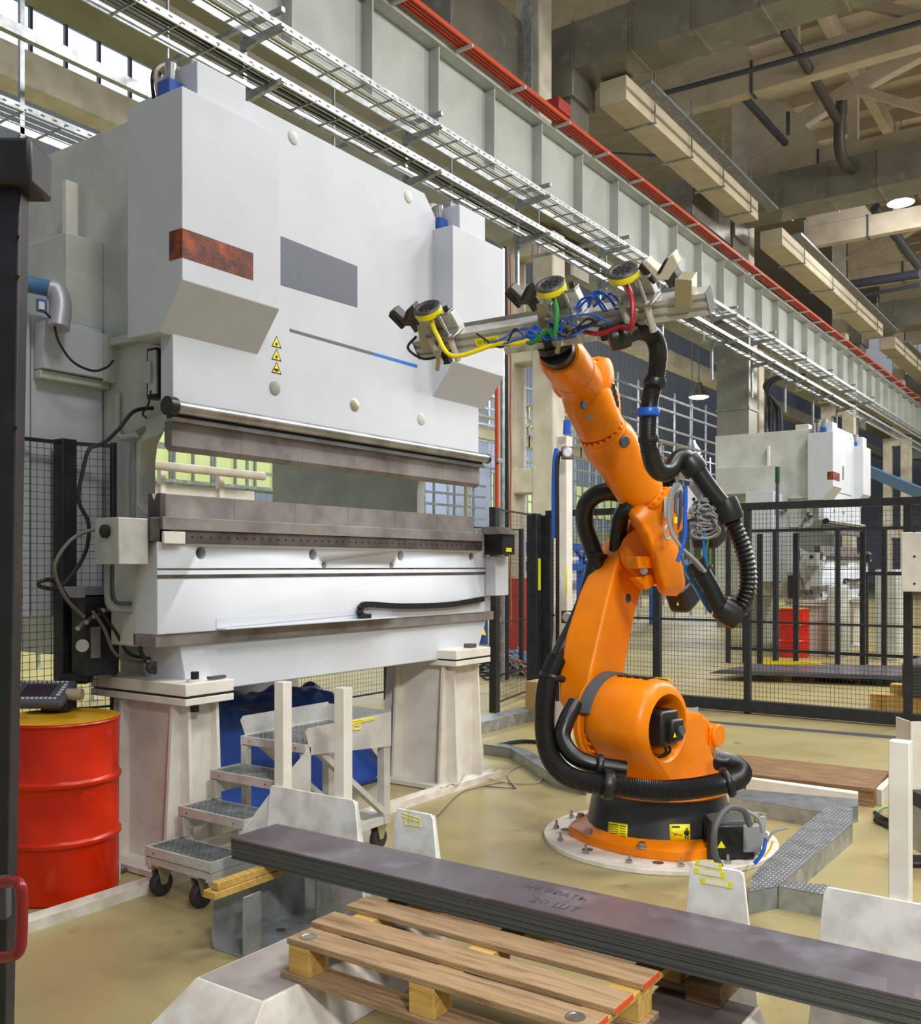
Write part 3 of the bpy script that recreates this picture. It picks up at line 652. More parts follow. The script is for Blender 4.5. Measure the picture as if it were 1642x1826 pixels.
pp(MB().prism([(3.47, 4.58, 2.5), (3.47, 4.40, 2.5), (3.47, 4.46, 2.40), (3.47, 4.64, 2.36)], (.01, 0, 0)), 'bracket', 'press_shade', bev=.002)
pp(MB().tube([(3.475, 4.72, 1.9), (3.475, 4.72, 2.30), (3.475, 4.71, 2.38), (3.475, 4.66, 2.42), (3.475, 4.6, 2.43)], .018, 8), 'edge_trim', 'light_grey')
# ram beam : tube, slot, punch
tb = pp(MB().cyl((3.27, 4.12, 2.487), (6.26, 4.12, 2.487), .036), 'guide_tube', 'brushed')
part(MB().cyl((3.235, 4.12, 2.487), (3.29, 4.12, 2.487), .05), 'end_cap', 'black_plastic', tb, .003); part(MB().cyl((6.25, 4.12, 2.487), (6.275, 4.12, 2.487), .038), 'end_cap', 'black_plastic', tb)
pp(MB().box(3.3, 6.25, 4.15, 4.2, 2.435, 2.515), 'clamp_strip', 'black_paint')
pp(MB().box(3.3, 6.25, 4.13, 4.16, 2.415, 2.437), 'clamp_strip', 'brushed')
for i in range(6):
    x0 = 3.31+i*.488; pp(MB().prism([(x0, 4.17, 2.42), (x0, 4.17, 2.29), (x0, 4.20, 2.262), (x0, 4.23, 2.29), (x0, 4.23, 2.42)], (.486, 0, 0)), 'upper_punch', 'tool_steel')
# bed
bed = pp(MB().box(3.24, 6.36, 4.2, 4.37, 1.29, 1.78), 'bed_panel', 'press_white', bev=.004)
mb = MB(); mb.box(3.24, 6.36, 4.196, 4.2, 1.588, 1.606); part(mb, 't_slot', 'dark_steel', bed); part(MB().box(3.24, 6.36, 4.198, 4.2, 1.632, 1.64), 'groove', 'dark_steel', bed)
def drill(o, holes, ax=Y, depth=.10):
    mb = MB()
    for c, r in holes: mb.cyl(c-ax*.01, c+ax*depth, r, n=32)
    cut = part(mb, 'cutter', 'light_grey'); md = o.modifiers.new('bool', 'BOOLEAN'); md.object = cut; md.solver = 'EXACT'; md.material_mode = 'TRANSFER'
    bpy.context.view_layer.update(); dg = bpy.context.evaluated_depsgraph_get()
    me = bpy.data.meshes.new_from_object(o.evaluated_get(dg)); o.modifiers.clear(); o.data = me; bpy.data.objects.remove(cut)
drill(bed, [(onY(u, v, 4.2), r) for u, v, r in ((358, 986, .035), (558, 989, .035), (578, 1008, .022), (714, 991, .035), (698, 1008.5, .022), (840, 993, .03))])
pp(MB().box(3.24, 6.5, 4.21, 4.4, 1.225, 1.29), 'steel_band', 'tool_steel')
pp(MB().box(6.36, 6.47, 4.22, 4.37, 1.29, 1.52), 'bed_panel', 'press_white', bev=.003)
pp(MB().box(3.24, 3.27, 4.37, 4.6, 1.22, 1.9), 'bed_side', 'press_shade', bev=.01)
pp(MB().prism([(3.42, 4.24, 1.225), (6.44, 4.24, 1.225), (6.3, 4.24, .955), (3.47, 4.24, .955)], (0, .35, 0)), 'lower_beam', 'press_white', bev=.006)
pp(MB().box(3.6, 6.1, 4.4, 6.1, 1.3, 1.5), 'bed_floor', 'press_shade')
pp(MB().box(3.26, 6.3, 4.18, 4.4, 1.845, 1.912), 'die_holder', 'tool_steel', bev=.002)
pp(MB().box(3.32, 6.3, 4.19, 4.4, 1.775, 1.845), 'linear_rail', 'dark_steel', bev=.002)
mb = MB()
for i in range(46): mb.cyl((3.4+i*.064, 4.189, 1.81), (3.4+i*.064, 4.187, 1.81), .006, n=8)
pp(mb, 'rail_bolts', 'ink_black', kind='stuff')
pp(MB().box(3.26, 3.40, 4.17, 4.19, 1.77, 1.835), 'end_plate', 'white_paint', bev=.003)
for i in range(6):
    x0 = 3.33+i*.4935; pp(MB().box(x0, x0+.491, 4.26, 4.34, 1.912, 2.04), 'lower_die', 'tool_steel')
pp(MB().prism([(3.29, 4.24, 1.912), (3.29, 4.24, 2.04), (3.29, 4.27, 2.04), (3.29, 4.29, 2.0), (3.29, 4.31, 2.04), (3.29, 4.34, 2.04), (3.29, 4.34, 1.912)], (.035, 0, 0)), 'lower_die', 'dark_steel')
pp(MB().box(4.3, 6.1, 5.98, 6.0, .0, 1.3), 'rear_guard', 'press_shade')
# left end block
e = pp(MB().box(3.02, 3.20, 4.22, 4.42, 1.66, 1.90), 'end_drive', 'aluminium', bev=.004)
part(MB().lathe((3.02, 4.32, 1.83), [(.035, 0), (.035, .02), (.02, .03), (.001, .03)], V(-1, 0, 0), 20), 'shaft_cap', 'black_plastic', e)
pp(MB().box(3.2, 3.26, 4.2, 4.4, 1.78, 1.905), 'end_block', 'dark_steel', bev=.003)
pp(MB().tube([(3.08, 4.4, 1.66), (3.08, 4.4, 1.5), (3.12, 4.42, 1.43), (3.24, 4.42, 1.41)], .016, 8), 'conduit', 'light_grey')
pp(MB().tube([(3.11, 4.4, 1.66), (3.11, 4.4, 1.53), (3.15, 4.42, 1.46), (3.24, 4.42, 1.45)], .012, 8), 'conduit', 'grey_plastic')
# right controller
e = pp(MB().prism([onX(852, 948, 6.32), onX(862, 938, 6.32), onX(862, 990, 6.32), onX(853, 985, 6.32)], (.02, 0, 0)), 'bracket', 'aluminium')
e = pp(MB().box(6.33, 6.52, 4.02, 4.2, 1.74, 1.90), 'control_box', 'black_plastic', bev=.008)
part(MB().box(6.38, 6.46, 4.015, 4.02, 1.765, 1.795), 'yellow_label', 'label_yellow', e); part(MB().prism([(6.32, 4.0, 1.9), (6.32, 4.2, 1.9), (6.32, 4.2, 1.96), (6.32, 4.08, 1.96)], (.21, 0, 0)), 'hood', 'brushed', e)
pp(MB().box(6.36, 6.55, 4.10, 4.2, 1.42, 1.73), 'bracket_plate', 'press_white', bev=.004)
# energy chain and angle tray
P = [onY(862, 1068, 4.17), onY(800, 1078, 4.17), onY(720, 1081, 4.17), onY(660, 1078, 4.17), onY(645, 1080, 4.17), onY(641, 1090, 4.17), onY(646, 1099, 4.17), onY(660, 1100, 4.17)]
mb = MB(); PQ = resample(catmull(P), .028)
for a, b in zip(PQ, PQ[1:]): mb.bar(a.lerp(b, .06), a.lerp(b, .94), .04, .025, Y)
pp(mb, 'cable_chain', 'black_plastic')
a = onY(394, 1121, 4.16); b = onY(704, 1103, 4.16)
mb = MB(); mb.prism([(a.x, 4.2, 1.305), (b.x, 4.2, 1.34), (b.x, 4.2, 1.36), (a.x, 4.2, 1.36)], (0, -.004, 0)); mb.box(a.x, b.x, 4.12, 4.2, 1.30, 1.305)
pp(mb, 'angle_tray', 'press_white')
# slabs, legs, feet
def leg(x0, x1, y0=4.14, y1=4.78):
    pp(MB().box(x0-.02, x1+.02, 4.07, 4.9, .965, 1.03), 'foot_slab', 'white_paint', bev=.004)
    pp(MB().box(x0-.01, x1+.01, 4.075, 4.88, .952, .965), 'gap_plate', 'black_paint')
    pp(MB().box(x0-.02, x1+.02, 4.07, 4.9, .915, .952), 'leg_top_plate', 'white_paint', bev=.003)
    l = pp(MB().box(x0+.06, x1-.04, y0+.1, y1-.12, .04, .915), 'leg', 'white_paint')
    for yy in (y0+.06, y1-.14):
        part(MB().prism([(x0, yy, .915), (x1, yy, .915), (x1+.04, yy, .04), (x0-.05, yy, .04)], (0, .02, 0)), 'flange', 'white_paint', l)
    part(MB().prism([(x0+.05, y0, .915), (x0+.05, y1, .915), (x0+.05, y1+.06, .04), (x0+.05, y0-.03, .04)], (.02, 0, 0)), 'flange', 'white_paint', l)
    part(MB().prism([(x1-.03, y0+.02, .915), (x1-.03, y1, .915), (x1-.03, y1+.06, .04), (x1-.03, y0-.02, .04)], (.02, 0, 0)), 'flange', 'white_paint', l)
    part(MB().box(x0-.1, x1+.08, y0-.03, y1+.1, .005, .04), 'base_plate', 'white_paint', l, .003)
leg(3.34, 3.63); leg(5.80, 6.22)
pp(MB().cyl((3.43, 4.13, 1.03), (3.43, 4.13, 1.045), .045), 'anchor_bolt', 'white_paint'); pp(MB().cyl((3.43, 4.13, 1.045), (3.43, 4.13, 1.085), .022), 'anchor_bolt', 'black_plastic'); pp(MB().cyl((3.43, 4.13, .915), (3.43, 4.13, .87), .025, n=6), 'anchor_nut', 'black_plastic')
pp(MB().box(3.52, 3.63, 4.11, 4.14, 1.035, 1.05), 'key_bar', 'dark_steel')
pp(MB().box(6.05, 6.12, 4.12, 4.19, 1.03, 1.06), 'key_bar', 'dark_steel')
# hydraulic unit under the left side
h = pp(MB().box(3.12, 3.34, 4.66, 4.78, 1.05, 1.5), 'hydraulic_block', 'black_paint', bev=.006)
part(MB().box(3.15, 3.21, 4.645, 4.66, 1.15, 1.32), 'level_gauge', 'brushed', h); part(MB().box(3.08, 3.46, 4.66, 4.8, 1.48, 1.54), 'manifold', 'light_grey', h, .004)
q = onY(145, 1151, 4.62); part(MB().lathe((q.x, 4.62, q.z), [(.03, 0), (.034, .01), (.034, .02), (.001, .021)], V(-.3, -1, 0), 24), 'pressure_gauge', 'aluminium', h)
for k in range(4):
    part(MB().cyl((3.10+.05*k, 4.64, 1.35+.02*k), (3.04+.05*k, 4.60, 1.32+.03*k), .014, n=10), 'hose_fitting', 'brushed', h)
def hose(pts, r, m, name='hose', parent=None, d=None, Yp=None, lab=None, n=10):
    P = [onD(*p) if len(p) == 3 else (onY(p[0], p[1], Yp) if Yp else onD(p[0], p[1], d)) for p in pts]
    return part(MB().tube(P, r, n), name, m, parent or PR, label=lab)
hose([(284, 727), (240, 733), (212, 765), (185, 790), (160, 800), (150, 830), (140, 890), (158, 935), (150, 990), (110, 1045), (75, 1047), (70, 1038), (90, 1034), (108, 1048), (135, 1090)], .011, 'black_plastic', Yp=4.55)
hose([(208, 936), (175, 942), (130, 960), (100, 1000), (100, 1030), (120, 1070), (150, 1100)], .010, 'cable_olive', Yp=4.5)
hose([(165, 1090), (185, 1120), (205, 1165), (240, 1180), (268, 1180)], .009, 'grey_plastic', Yp=4.5)
hose([(175, 1085), (205, 1125), (230, 1165), (268, 1175)], .009, 'black_plastic', Yp=4.52)
hose([(250, 1140), (252, 1165), (268, 1185)], .012, 'black_plastic', Yp=4.4)
random.seed(4)
mb = MB()
for i in range(14): mb.tube([onY(270+random.uniform(-8, 8), 1190+random.uniform(-12, 10), 4.2) for _ in range(4)], .010, 6)
pp(mb, 'cable_boot', 'black_plastic')
for nm_, (x0, x1) in (('x', (6.5, 6.62)),):
    pp(MB().box(x0-.12, x1+.06, 4.6, 4.9, .25, 1.32), 'rear_box', 'tank_dark', bev=.005)
q = decal([(862, 1120), (866.5, 1133), (858, 1131)], 4.59, 'label_yellow', 'warning_sign')
# second press
press2 = copy_tree(press, (15.1, .5, 0), 'distant white press brake of the same type behind the far mesh fence')
press['group'] = 'press brakes'; press2['group'] = 'press brakes'
# blue pipe + silver hood on the left
t = thing('exhaust_pipe', 'blue pipe ending in a silver elbow hood, left of the press', 'pipe', (2.7, 4.8, 2.9))
part(MB().cyl(onY(-40, 487, 4.85), onY(90, 515, 4.85), .045), 'blue_pipe', 'pipe_blue', t)
part(MB().tube([onY(88, 515, 4.85), onY(100, 520, 4.83), onY(108, 545, 4.8), onY(104, 585, 4.78)], .058, 20), 'elbow_hood', 'silver_hood', t)
t = thing('limit_switch', 'small blue and white switch box with black cable beside the silver hood', 'switch', onY(74, 545, 4.85))
part(MB().obox(onY(74, 545, 4.84), .05, .03, .07), 'housing', 'pipe_blue', t, .004); part(MB().obox(onY(74, 545, 4.82), .03, .01, .04), 'cover', 'paper_white', t)
part(MB().tube([onY(u, v, 4.78) for u, v in ((80, 556), (95, 575), (105, 610), (130, 645), (165, 661), (190, 655), (202, 643))], .007, 8), 'cable', 'black_plastic', t)
# ============================================================ floor rail, drum, gate
t = thing('floor_rail', 'white steel channel lying on the floor in front of the press', 'rail', (3.9, 4.1, 0))
part(MB().box(.5, 6.42, 4.07, 4.078, 0, .05), 'near_edge', 'rail_white', t); part(MB().box(.5, 6.42, 4.078, 4.16, 0, .012), 'rail_web', 'rail_white', t); part(MB().box(.5, 6.42, 4.16, 4.168, 0, .05), 'far_edge', 'rail_white', t)
def drum(x, y, lab, tag2=True):
    t = thing('oil_drum', lab, 'drum', (x, y, 0), 0, 'red steel drums')
    R = .288
    pr = [(R-.01, 0), (R, .01), (R, .27), (R+.004, .275), (R+.012, .285), (R+.012, .3), (R+.003, .31), (R, .315), (R, .56), (R+.004, .565), (R+.012, .575), (R+.012, .59), (R+.003, .60), (R, .605), (R, .865), (R+.006, .868), (R+.008, .874), (R+.004, .88), (R-.006, .88), (R-.012, .872)]
    part(MB().lathe((x, y, 0), pr, n=56), 'drum_shell', 'red_paint', t)
    part(MB().lathe((x, y, .862), [(.001, 0), (R-.02, 0), (R-.013, .003), (R-.008, .019), (R+.002, .0215), (R-.002, .023), (R-.02, .012), (R-.03, .011), (.001, .011)], n=56), 'lid', 'drum_lid', t)
    return t
dr = drum(2.87, 4.50, 'red steel oil drum with yellow lid at the left, beside the press leg')
copy_tree(dr, (15.1, .62, 0), 'small distant red oil drum behind the far mesh fence')
t = thing('teach_pendant', 'grey blue robot teach pendant with screen and keys lying on the red drum', 'controller', (2.8, 4.42, .885))
q = onZ(70, 1250, .93); ax = (onZ(125, 1262, .93)-onZ(20, 1262, .93)).normalized(); up_ = (Z-fw*.42).normalized(); ay = up_.cross(ax); q = q+V(0, 0, .035)
bdy = part(MB().obox(q, .33, .24, .05, ax, up_), 'housing', 'grey_plastic', t, .02, seg=3)
part(MB().obox(q+up_*.027, .16, .11, .004, ax, up_), 'screen', 'screen', t)
mb = MB()
for i in range(11):
    for s_ in (-1, 1): mb.obox(q+ax*(-.12+.024*i)+ay*(s_*.085)+up_*.027, .014, .012, .006, ax, up_)
for i in range(5):
    for s_ in (-1, 1): mb.obox(q+ax*(s_*.125)+ay*(-.05+.026*i)+up_*.027, .02, .012, .006, ax, up_)
part(mb, 'keypad', 'paper_white', t)
part(MB().cyl(q+ax*.15, q+ax*.23-V(0, 0, .0), .032), 'jog_knob', 'cable_beige', t); part(MB().obox(q+ax*.10+ay*-.02+V(0, 0, -.050), .14, .08, .06, ax), 'foot', 'black_plastic', t, .01)
part(MB().obox(q+ax*.14+ay*.16+V(0, 0, .01), .16, .09, .06, ax), 'rear_grip', 'black_plastic', t, .015); part(MB().cyl(q+ax*.18+ay*.16+V(0, 0, .04), q+ax*.18+ay*.16+V(0, 0, .065), .02), 'stop_button', 'safety_red', t)
mb = MB(); random.seed(2)
q2 = onZ(78, 1232, .9)
for i in range(9): mb.tube([q2+V(random.uniform(-.05, .05), random.uniform(-.05, .05), random.uniform(0, .05)) for _ in range(4)], .014, 7)
o = part(mb, 'blue_rag', 'blue_hose'); tag(o, 'crumpled dark blue rag behind the teach pendant', 'rag')
# near gate post
def gp(u, v, d): return onD(u, v, d)
t = thing('safety_gate', 'tall black gate post with cap and red handle at the left edge, nearest the camera', 'gate', gp(5, 1700, 2.2))
mb = MB(); d = 2.2
top = gp(25, 340, d); bot = gp(-8, 1826, d); axv = (bot-top); bot = top+axv*1.27*.84
mb.bar(top, V(bot.x, bot.y, 0.0), .05, .05, rt); part(mb, 'post', 'black_paint', t, .004)
c_ = gp(28, 304, d); part(MB().obox(c_-rt*.07, .26, .12, .105, rt), 'cap', 'black_paint', t, .01)
mb = MB()
for v in range(440, 1800, 36): mb.bar(gp(-60, v-6, d+.03), gp(14-(v-340)*.021, v, d+.03), .003, .003)
for u in (-8, -45): mb.bar(gp(u, 350, d+.03), gp(u-25, 1820, d+.03), .003, .003, rt)
part(mb, 'wire_mesh', 'black_paint', t)
mb = MB()
for u, v in ((31, 422), (31, 493), (27, 763)): mb.cyl(gp(u, v, d-.024), gp(u, v, d-.029), .0045, n=12)
part(mb, 'bolt_holes', 'ink_black', t)
part(MB().tube([gp(-6, 1576, 2.1), gp(20, 1572, 2.08), gp(36, 1580, 2.06), gp(39, 1610, 2.06), gp(38, 1670, 2.06), gp(33, 1697, 2.06), gp(15, 1706, 2.08), gp(-6, 1707, 2.1)], .0125, 16), 'door_handle', 'handle_red', t)
part(MB().obox(gp(6, 1600, 2.12), .025, .03, .09, rt), 'latch', 'grey_plastic', t, .004)
# ============================================================ STAIRS
t = thing('mobile_steps', 'rolling aluminium steps with mesh treads standing in front of the press', 'step ladder', (3.7, 3.85, 0))
YA, YB = 3.56, 4.05
xs = [3.05, 3.255, 3.465, 3.68]; zs = [.254, .411, .563, .714]; XE = 4.39
for i in range(4):
    x0 = xs[i]; x1 = xs[i+1]+.02 if i < 3 else XE; z = zs[i]; mb = MB()
    mb.box(x0-.001, x0+.012, YA+.0125, YB-.0125, z-.045, z-.0005); mb.box(x1-.02, x1-.001, YA+.0125, YB-.0125, z-.02, z-.005); mb.box(x0, x1, YA, YA+.012, z-.05, z); mb.box(x0, x1, YB-.012, YB, z-.05, z)
    st = part(mb, 'step_frame', 'aluminium', t)
    g = MB(); n = int((x1-x0)/.022)
    for k in range(1, n): g.box(x0+k*(x1-x0)/n-.0015, x0+k*(x1-x0)/n+.0015, YA+.012, YB-.012, z-.02, z-.003)
    n = int((YB-YA)/.024)
    for k in range(1, n): g.box(x0+.012, x1-.01, YA+k*(YB-YA)/n-.0015, YA+k*(YB-YA)/n+.0015, z-.02, z-.003)
    for k in range(0, int((YB-YA+x1-x0)/.04)):
        a = YA+.012+k*.04
        pts = []
        xa = x0+.012; xb = x1-.015; L_ = xb-xa
        y0_ = a-L_; 
        s0 = max(0, YA+.012-y0_); s1 = min(L_, YB-.012-y0_)
        if s1 > s0: g.bar((xa+s0, y0_+s0, z-.008), (xa+s1, y0_+s1, z-.008), .003, .012)
    part(g, 'grating', 'galvanised', st)
    m_ = MB()
    for yy in (YA+.07, YB-.07): m_.cyl((x0, yy, z-.025), (x0-.004, yy, z-.025), .006, n=10)
    part(m_, 'rivets', 'brushed', st)
    if i:
        for yy in (YA, YB-.04):
            part(MB().box(x0+.001, x0+.04, yy+.001, yy+.039, (zs[i-1] if i < 3 else zs[2])+.001, z-.051), 'riser_post', 'aluminium', t, .002)
        for ya_ in (YA+.005, YB-.035): part(MB().box(x0-.19, x0+.02, ya_, ya_+.03, zs[i-1]-.12, zs[i-1]-.051), 'side_brace', 'aluminium', t)
part(MB().prism([(3.42, YA+.002, .50), (3.72, YA+.002, .70), (3.72, YA+.002, .30), (3.22, YA+.002, .24), (3.22, YA+.002, .34)], (0, -.006, 0)), 'side_plate', 'aluminium', t)
for ya_ in (YA+.002, YB-.042): part(MB().box(3.682, 3.72, ya_, ya_+.038, .201, .66), 'front_upright', 'aluminium', t)
for yy in (YA, YB-.055): part(MB().box(XE-.057, XE-.002, yy+.001, yy+.054, .201, .663), 'rear_upright', 'aluminium', t, .002)
for yy in (YA+.01, YB-.04): part(MB().bar((3.80, yy+.015, .66), (XE-.04, yy+.015, .22), .03, .045, Y), 'diagonal_brace', 'aluminium', t)
part(MB().box(XE-.055, XE-.01, YA-.0, YB, .155, .2), 'rear_crossbar', 'aluminium', t); part(MB().box(3.052, XE-.06, YA+.001, YA+.04, .155, .2), 'base_rail', 'aluminium', t); part(MB().box(3.052, XE-.06, YB-.04, YB-.001, .155, .2), 'base_rail', 'aluminium', t)
part(MB().box(3.06, 3.15, YA+.042, YB-.042, .165, .2), 'front_crossbar', 'aluminium', t)
part(MB().prism([(3.72, YA-.004, .655), (XE, YA-.004, .60), (XE, YA-.004, .80), (3.70, YA-.004, .80), (3.68, YA-.004, .78)], (0, .004, 0)), 'toe_board', 'aluminium', t)
part(MB().prism([(3.72, YB, .70), (XE, YB, .70), (XE, YB, .82), (3.70, YB, .82), (3.68, YB, .80)], (0, .004, 0)), 'toe_board', 'aluminium', t)
part(MB().box(XE-.004, XE, YA, YB, .70, .81), 'toe_board', 'aluminium', t)
mb = MB()
for (u0, v0, u1, v1) in ((621, 1287, 668, 1280), (626, 1291, 668, 1282), (630, 1288, 630, 1302), (642, 1286, 642, 1301), (630, 1301, 642, 1300), (630, 1294, 642, 1293), (621, 1296, 628, 1297)):
    mb.bar(onY(u0, v0, YA-.006), onY(u1, v1, YA-.006), .004, .006, Y)
part(mb, 'paint_marks', 'label_yellow', t)
def caster(x, y, z0, sw, par):
    c = part(MB().prism([(x-.045, y-.03, z0), (x+.05, y-.03, z0), (x+.012, y-.03, .062), (x-.02, y-.03, .062)], (0, .003, 0)).prism([(x-.045, y+.027, z0), (x+.05, y+.027, z0), (x+.012, y+.027, .062), (x-.02, y+.027, .062)], (0, .003, 0)).box(x-.05, x+.055, y-.04, y+.04, z0-.004, z0+.004), 'caster', 'zinc_yellow', par)
    part(MB().lathe((x, y-.022, .0625), [(.02, 0), (.052, 0), (.06, .006), (.0625, .014), (.0625, .030), (.06, .038), (.052, .044), (.02, .044)], V(0, 1, 0), 32), 'wheel', 'rubber', c)
    return c
for x, y in ((3.11, 3.70), (3.11, 4.00), (4.35, 3.62), (4.35, 4.0)): caster(x, y, .16, 0, t)
# ============================================================ loading rack stands (X = 3.45)
def stand(y0, y1, lab, posts=(), x=3.40, flare=.04, marks=None):
    t = thing('rack_stand', lab, 'stand', (x+.1, (y0+y1)/2, 0), 0, 'white painted rack stands')
    bl = .10
    part(MB().prism([(x, y1+flare+bl*.2, 0.0), (x, y1, .54), (x, y1-.012, .56), (x, y0+.012, .56), (x, y0, .54), (x, y0-flare-bl*.2, 0.0)], (.012, 0, 0)), 'front_plate', 'scuffed_white', t, .002)
    part(MB().prism([(x+.01, y0+.008, .0), (x+.01, y0+.008, .55), (x+.03, y0+.008, .55), (x+.14, y0+.008, 0)], (0, .008, 0)), 'gusset', 'scuffed_white', t)
    part(MB().prism([(x+.01, y1-.018, .0), (x+.01, y1-.018, .55), (x+.03, y1-.018, .55), (x+.14, y1-.018, 0)], (0, .008, 0)), 'gusset', 'scuffed_white', t)
    for py in posts: part(MB().box(x+.012, x+.072, py-.032, py+.032, .02, 1.075), 'post', 'white_paint', t, .003)
    return t
s1 = stand(2.97, 3.53, 'white rack stand with two square posts, in front of the steps', (3.48, 3.08))
s2 = stand(2.52, 2.73, 'small white rack stand with yellow marks, right of the steps')
s3 = stand(1.14, 1.34, 'small white rack stand with three yellow stickers, in front of the robot base')
s4 = stand(-.15, .865, 'wide white rack stand with one square post at the right edge', (.63,))
for (a, b, v) in ((1240, 1287, 1532), (1238, 1292, 1547), (1250, 1305, 1565)):
    P = [onX(a, v, 3.399), onX(b, v+8, 3.399), onX(b, v+20, 3.399), onX(a, v+10, 3.399)]
    y_ = part(MB().prism(P, (-.001, 0, 0)), 'yellow_sticker', 'label_yellow', s3)
    c = (P[0]+P[2])/2; part(MB().prism([c+(p-c)*.72+V(-.001, 0, 0) for p in P], (-.0006, 0, 0)), 'paper_strip', 'paper_white', y_)
mb = MB()
for (u0, v0, u1, v1) in ((716, 1450, 748, 1460), (716, 1456, 748, 1466), (722, 1450, 722, 1470), (730, 1452, 730, 1468), (722, 1470, 751, 1475), (748, 1458, 749, 1476)): mb.bar(onX(u0, v0, 3.398), onX(u1, v1, 3.398), .002, .003, X)
part(mb, 'paint_marks', 'label_yellow', s2)
# ============================================================ plate stack
t = thing('steel_plate_stack', 'long stack of dark flat steel plates lying across the foreground', 'steel plates', (3.12, 1.5, .33))
NP = 12
for i in range(NP):
    z0 = .330+i*.008; jx = random.uniform(0, .004); jy = random.uniform(-.006, .006)
    part(MB().box(2.98+(jx if i < NP-1 else 0), 3.265, -.6, 3.345+(jy if i < NP-1 else 0), z0, z0+.0074), 'plate', 'plate_top' if i == NP-1 else 'plate_edge', t, .0006, seg=1)
def inkline(pts, z=.4262, w=.004):
    mb = MB(); P = [onZ(u, v, z) for u, v in pts]
    for a, b in zip(P, P[1:]): mb.bar(a, b, w, .0006)
    return mb
# handwriting on the plate top
tx = -Y*1.0; 
mb = text_mb('НЕ БРАТЬ', .055, onZ(990, 1592, .4258)+V(0, 0, 0), -Y, X, .0003); part(mb, 'handwriting', 'ink_chalk', t)
mb = text_mb('20 ШТ', .07, onZ(990, 1614, .4258), -Y, X, .0003); part(mb, 'handwriting', 'ink_chalk', t)
# timber + steel bracket below the left end
t = thing('timber_beam', 'two pale squared timbers supporting the left end of the steel plates', 'timber', (3.1, 3.2, .27))
z0 = .30
part(MB().box(2.72, 3.35, 3.13, 3.17, .295, .329), 'timber', 'wood_fresh', t, .003); part(MB().box(2.70, 3.35, 3.125, 3.20, .262, .294), 'timber', 'wood_fresh', t, .003)
t = thing('steel_bracket', 'bent galvanised steel support bracket under the timbers', 'bracket', (3.1, 3.15, 0))
part(MB().box(2.80, 3.36, 3.06, 3.26, .0, .012), 'base', 'galvanised', t, .002)
part(MB().box(2.80, 3.36, 3.25, 3.262, .0, .26), 'side_wall', 'galvanised', t, .002)
part(MB().box(2.80, 2.90, 3.06, 3.072, .0, .26), 'side_wall', 'galvanised', t, .002); part(MB().box(3.24, 3.34, 3.06, 3.072, .0, .26), 'side_wall', 'galvanised', t, .002)
for xx in (2.95, 3.1): part(MB().lathe((xx, 3.15, .012), [(.022, 0), (.022, .002), (.014, .002), (.014, .0005), (.001, .0005)], n=20), 'bolt_hole_ring', 'dark_steel', t)
# ============================================================ plinths + pallet
def plinth(y0, y1, x0, x1, lab, topm):
    t = thing('concrete_plinth', lab, 'plinth', ((x0+x1)/2, (y0+y1)/2, 0), 0, 'white painted plinths')
    part(MB().loft([[(x0-.22, y0-.09, 0), (x1+.03, y0-.09, 0), (x1+.03, y1+.09, 0), (x0-.22, y1+.09, 0)], [(x0, y0, .184), (x1, y0, .184), (x1, y1, .184), (x0, y1, .184)]]), 'body', 'rail_white', t, .004)
    part(MB().box(x0+.01, x1-.01, y0+.01, y1-.01, .184, .186), 'top_face', topm, t)
plinth(2.40, 2.74, 2.28, 3.25, 'white painted wedge block carrying the left end of the pallet', 'plinth_grey')
plinth(1.02, 1.36, 2.3, 3.2, 'white wedge block with dark top under the right end of the pallet', 'plinth_dark')
t = thing('wooden_pallet', 'weathered wooden pallet in the foreground under the steel plates', 'pallet', (2.86, 1.87, .187))
y0, y1 = 1.27, 2.47; zt = .33
for i, (xa, xb) in enumerate(((2.46, 2.58), (2.625, 2.755), (2.83, 2.955), (3.02, 3.13), (3.17, 3.27))):
    dy = (0, .0, .0, .02, 0)[i]
    b_ = part(MB().box(xa, xb, y0+dy, y1+(0, .04, .05, 0, 0)[i], zt-.022, zt), 'deck_board', 'wood', t, .003)
    part(MB().box(xa+.002, xb-.002, y0+dy-.002, y0+dy, zt-.020, zt-.002), 'painted_end', 'orange_end', b_)
for yy in (y0+.01, (y0+y1)/2-.05, y1-.11): part(MB().box(2.46, 3.26, yy, yy+.1, zt-.044, zt-.022), 'stringer_board', 'wood_fresh', t, .002)
for yy in (y0+.01, (y0+y1)/2-.05, y1-.11):
    for xx in (2.46, 2.82, 3.16): part(MB().box(xx, xx+.1, yy, yy+.1, .209, zt-.044), 'block', 'wood_fresh', t, .002)
for xx in (2.46, 2.82, 3.16): part(MB().box(xx-.01, xx+.11, y0-.01, y1+.02, .187, .209), 'bottom_board', 'wood', t, .002)
for xx, yy in ((2.51, 2.41), (2.51, 1.34)): part(MB().lathe((xx, yy, zt), [(.03, 0), (.03, .003), (.024, .003), (.022, .001), (.001, .0005)], n=24), 'metal_ring', 'brushed', t)
plg = bx('timber_block', 'short dark brown wooden block beside the pallet end under the plates', 'timber', 'wood_brown', 3.1, 3.3, 1.12, 1.24, .187, .26, .003)
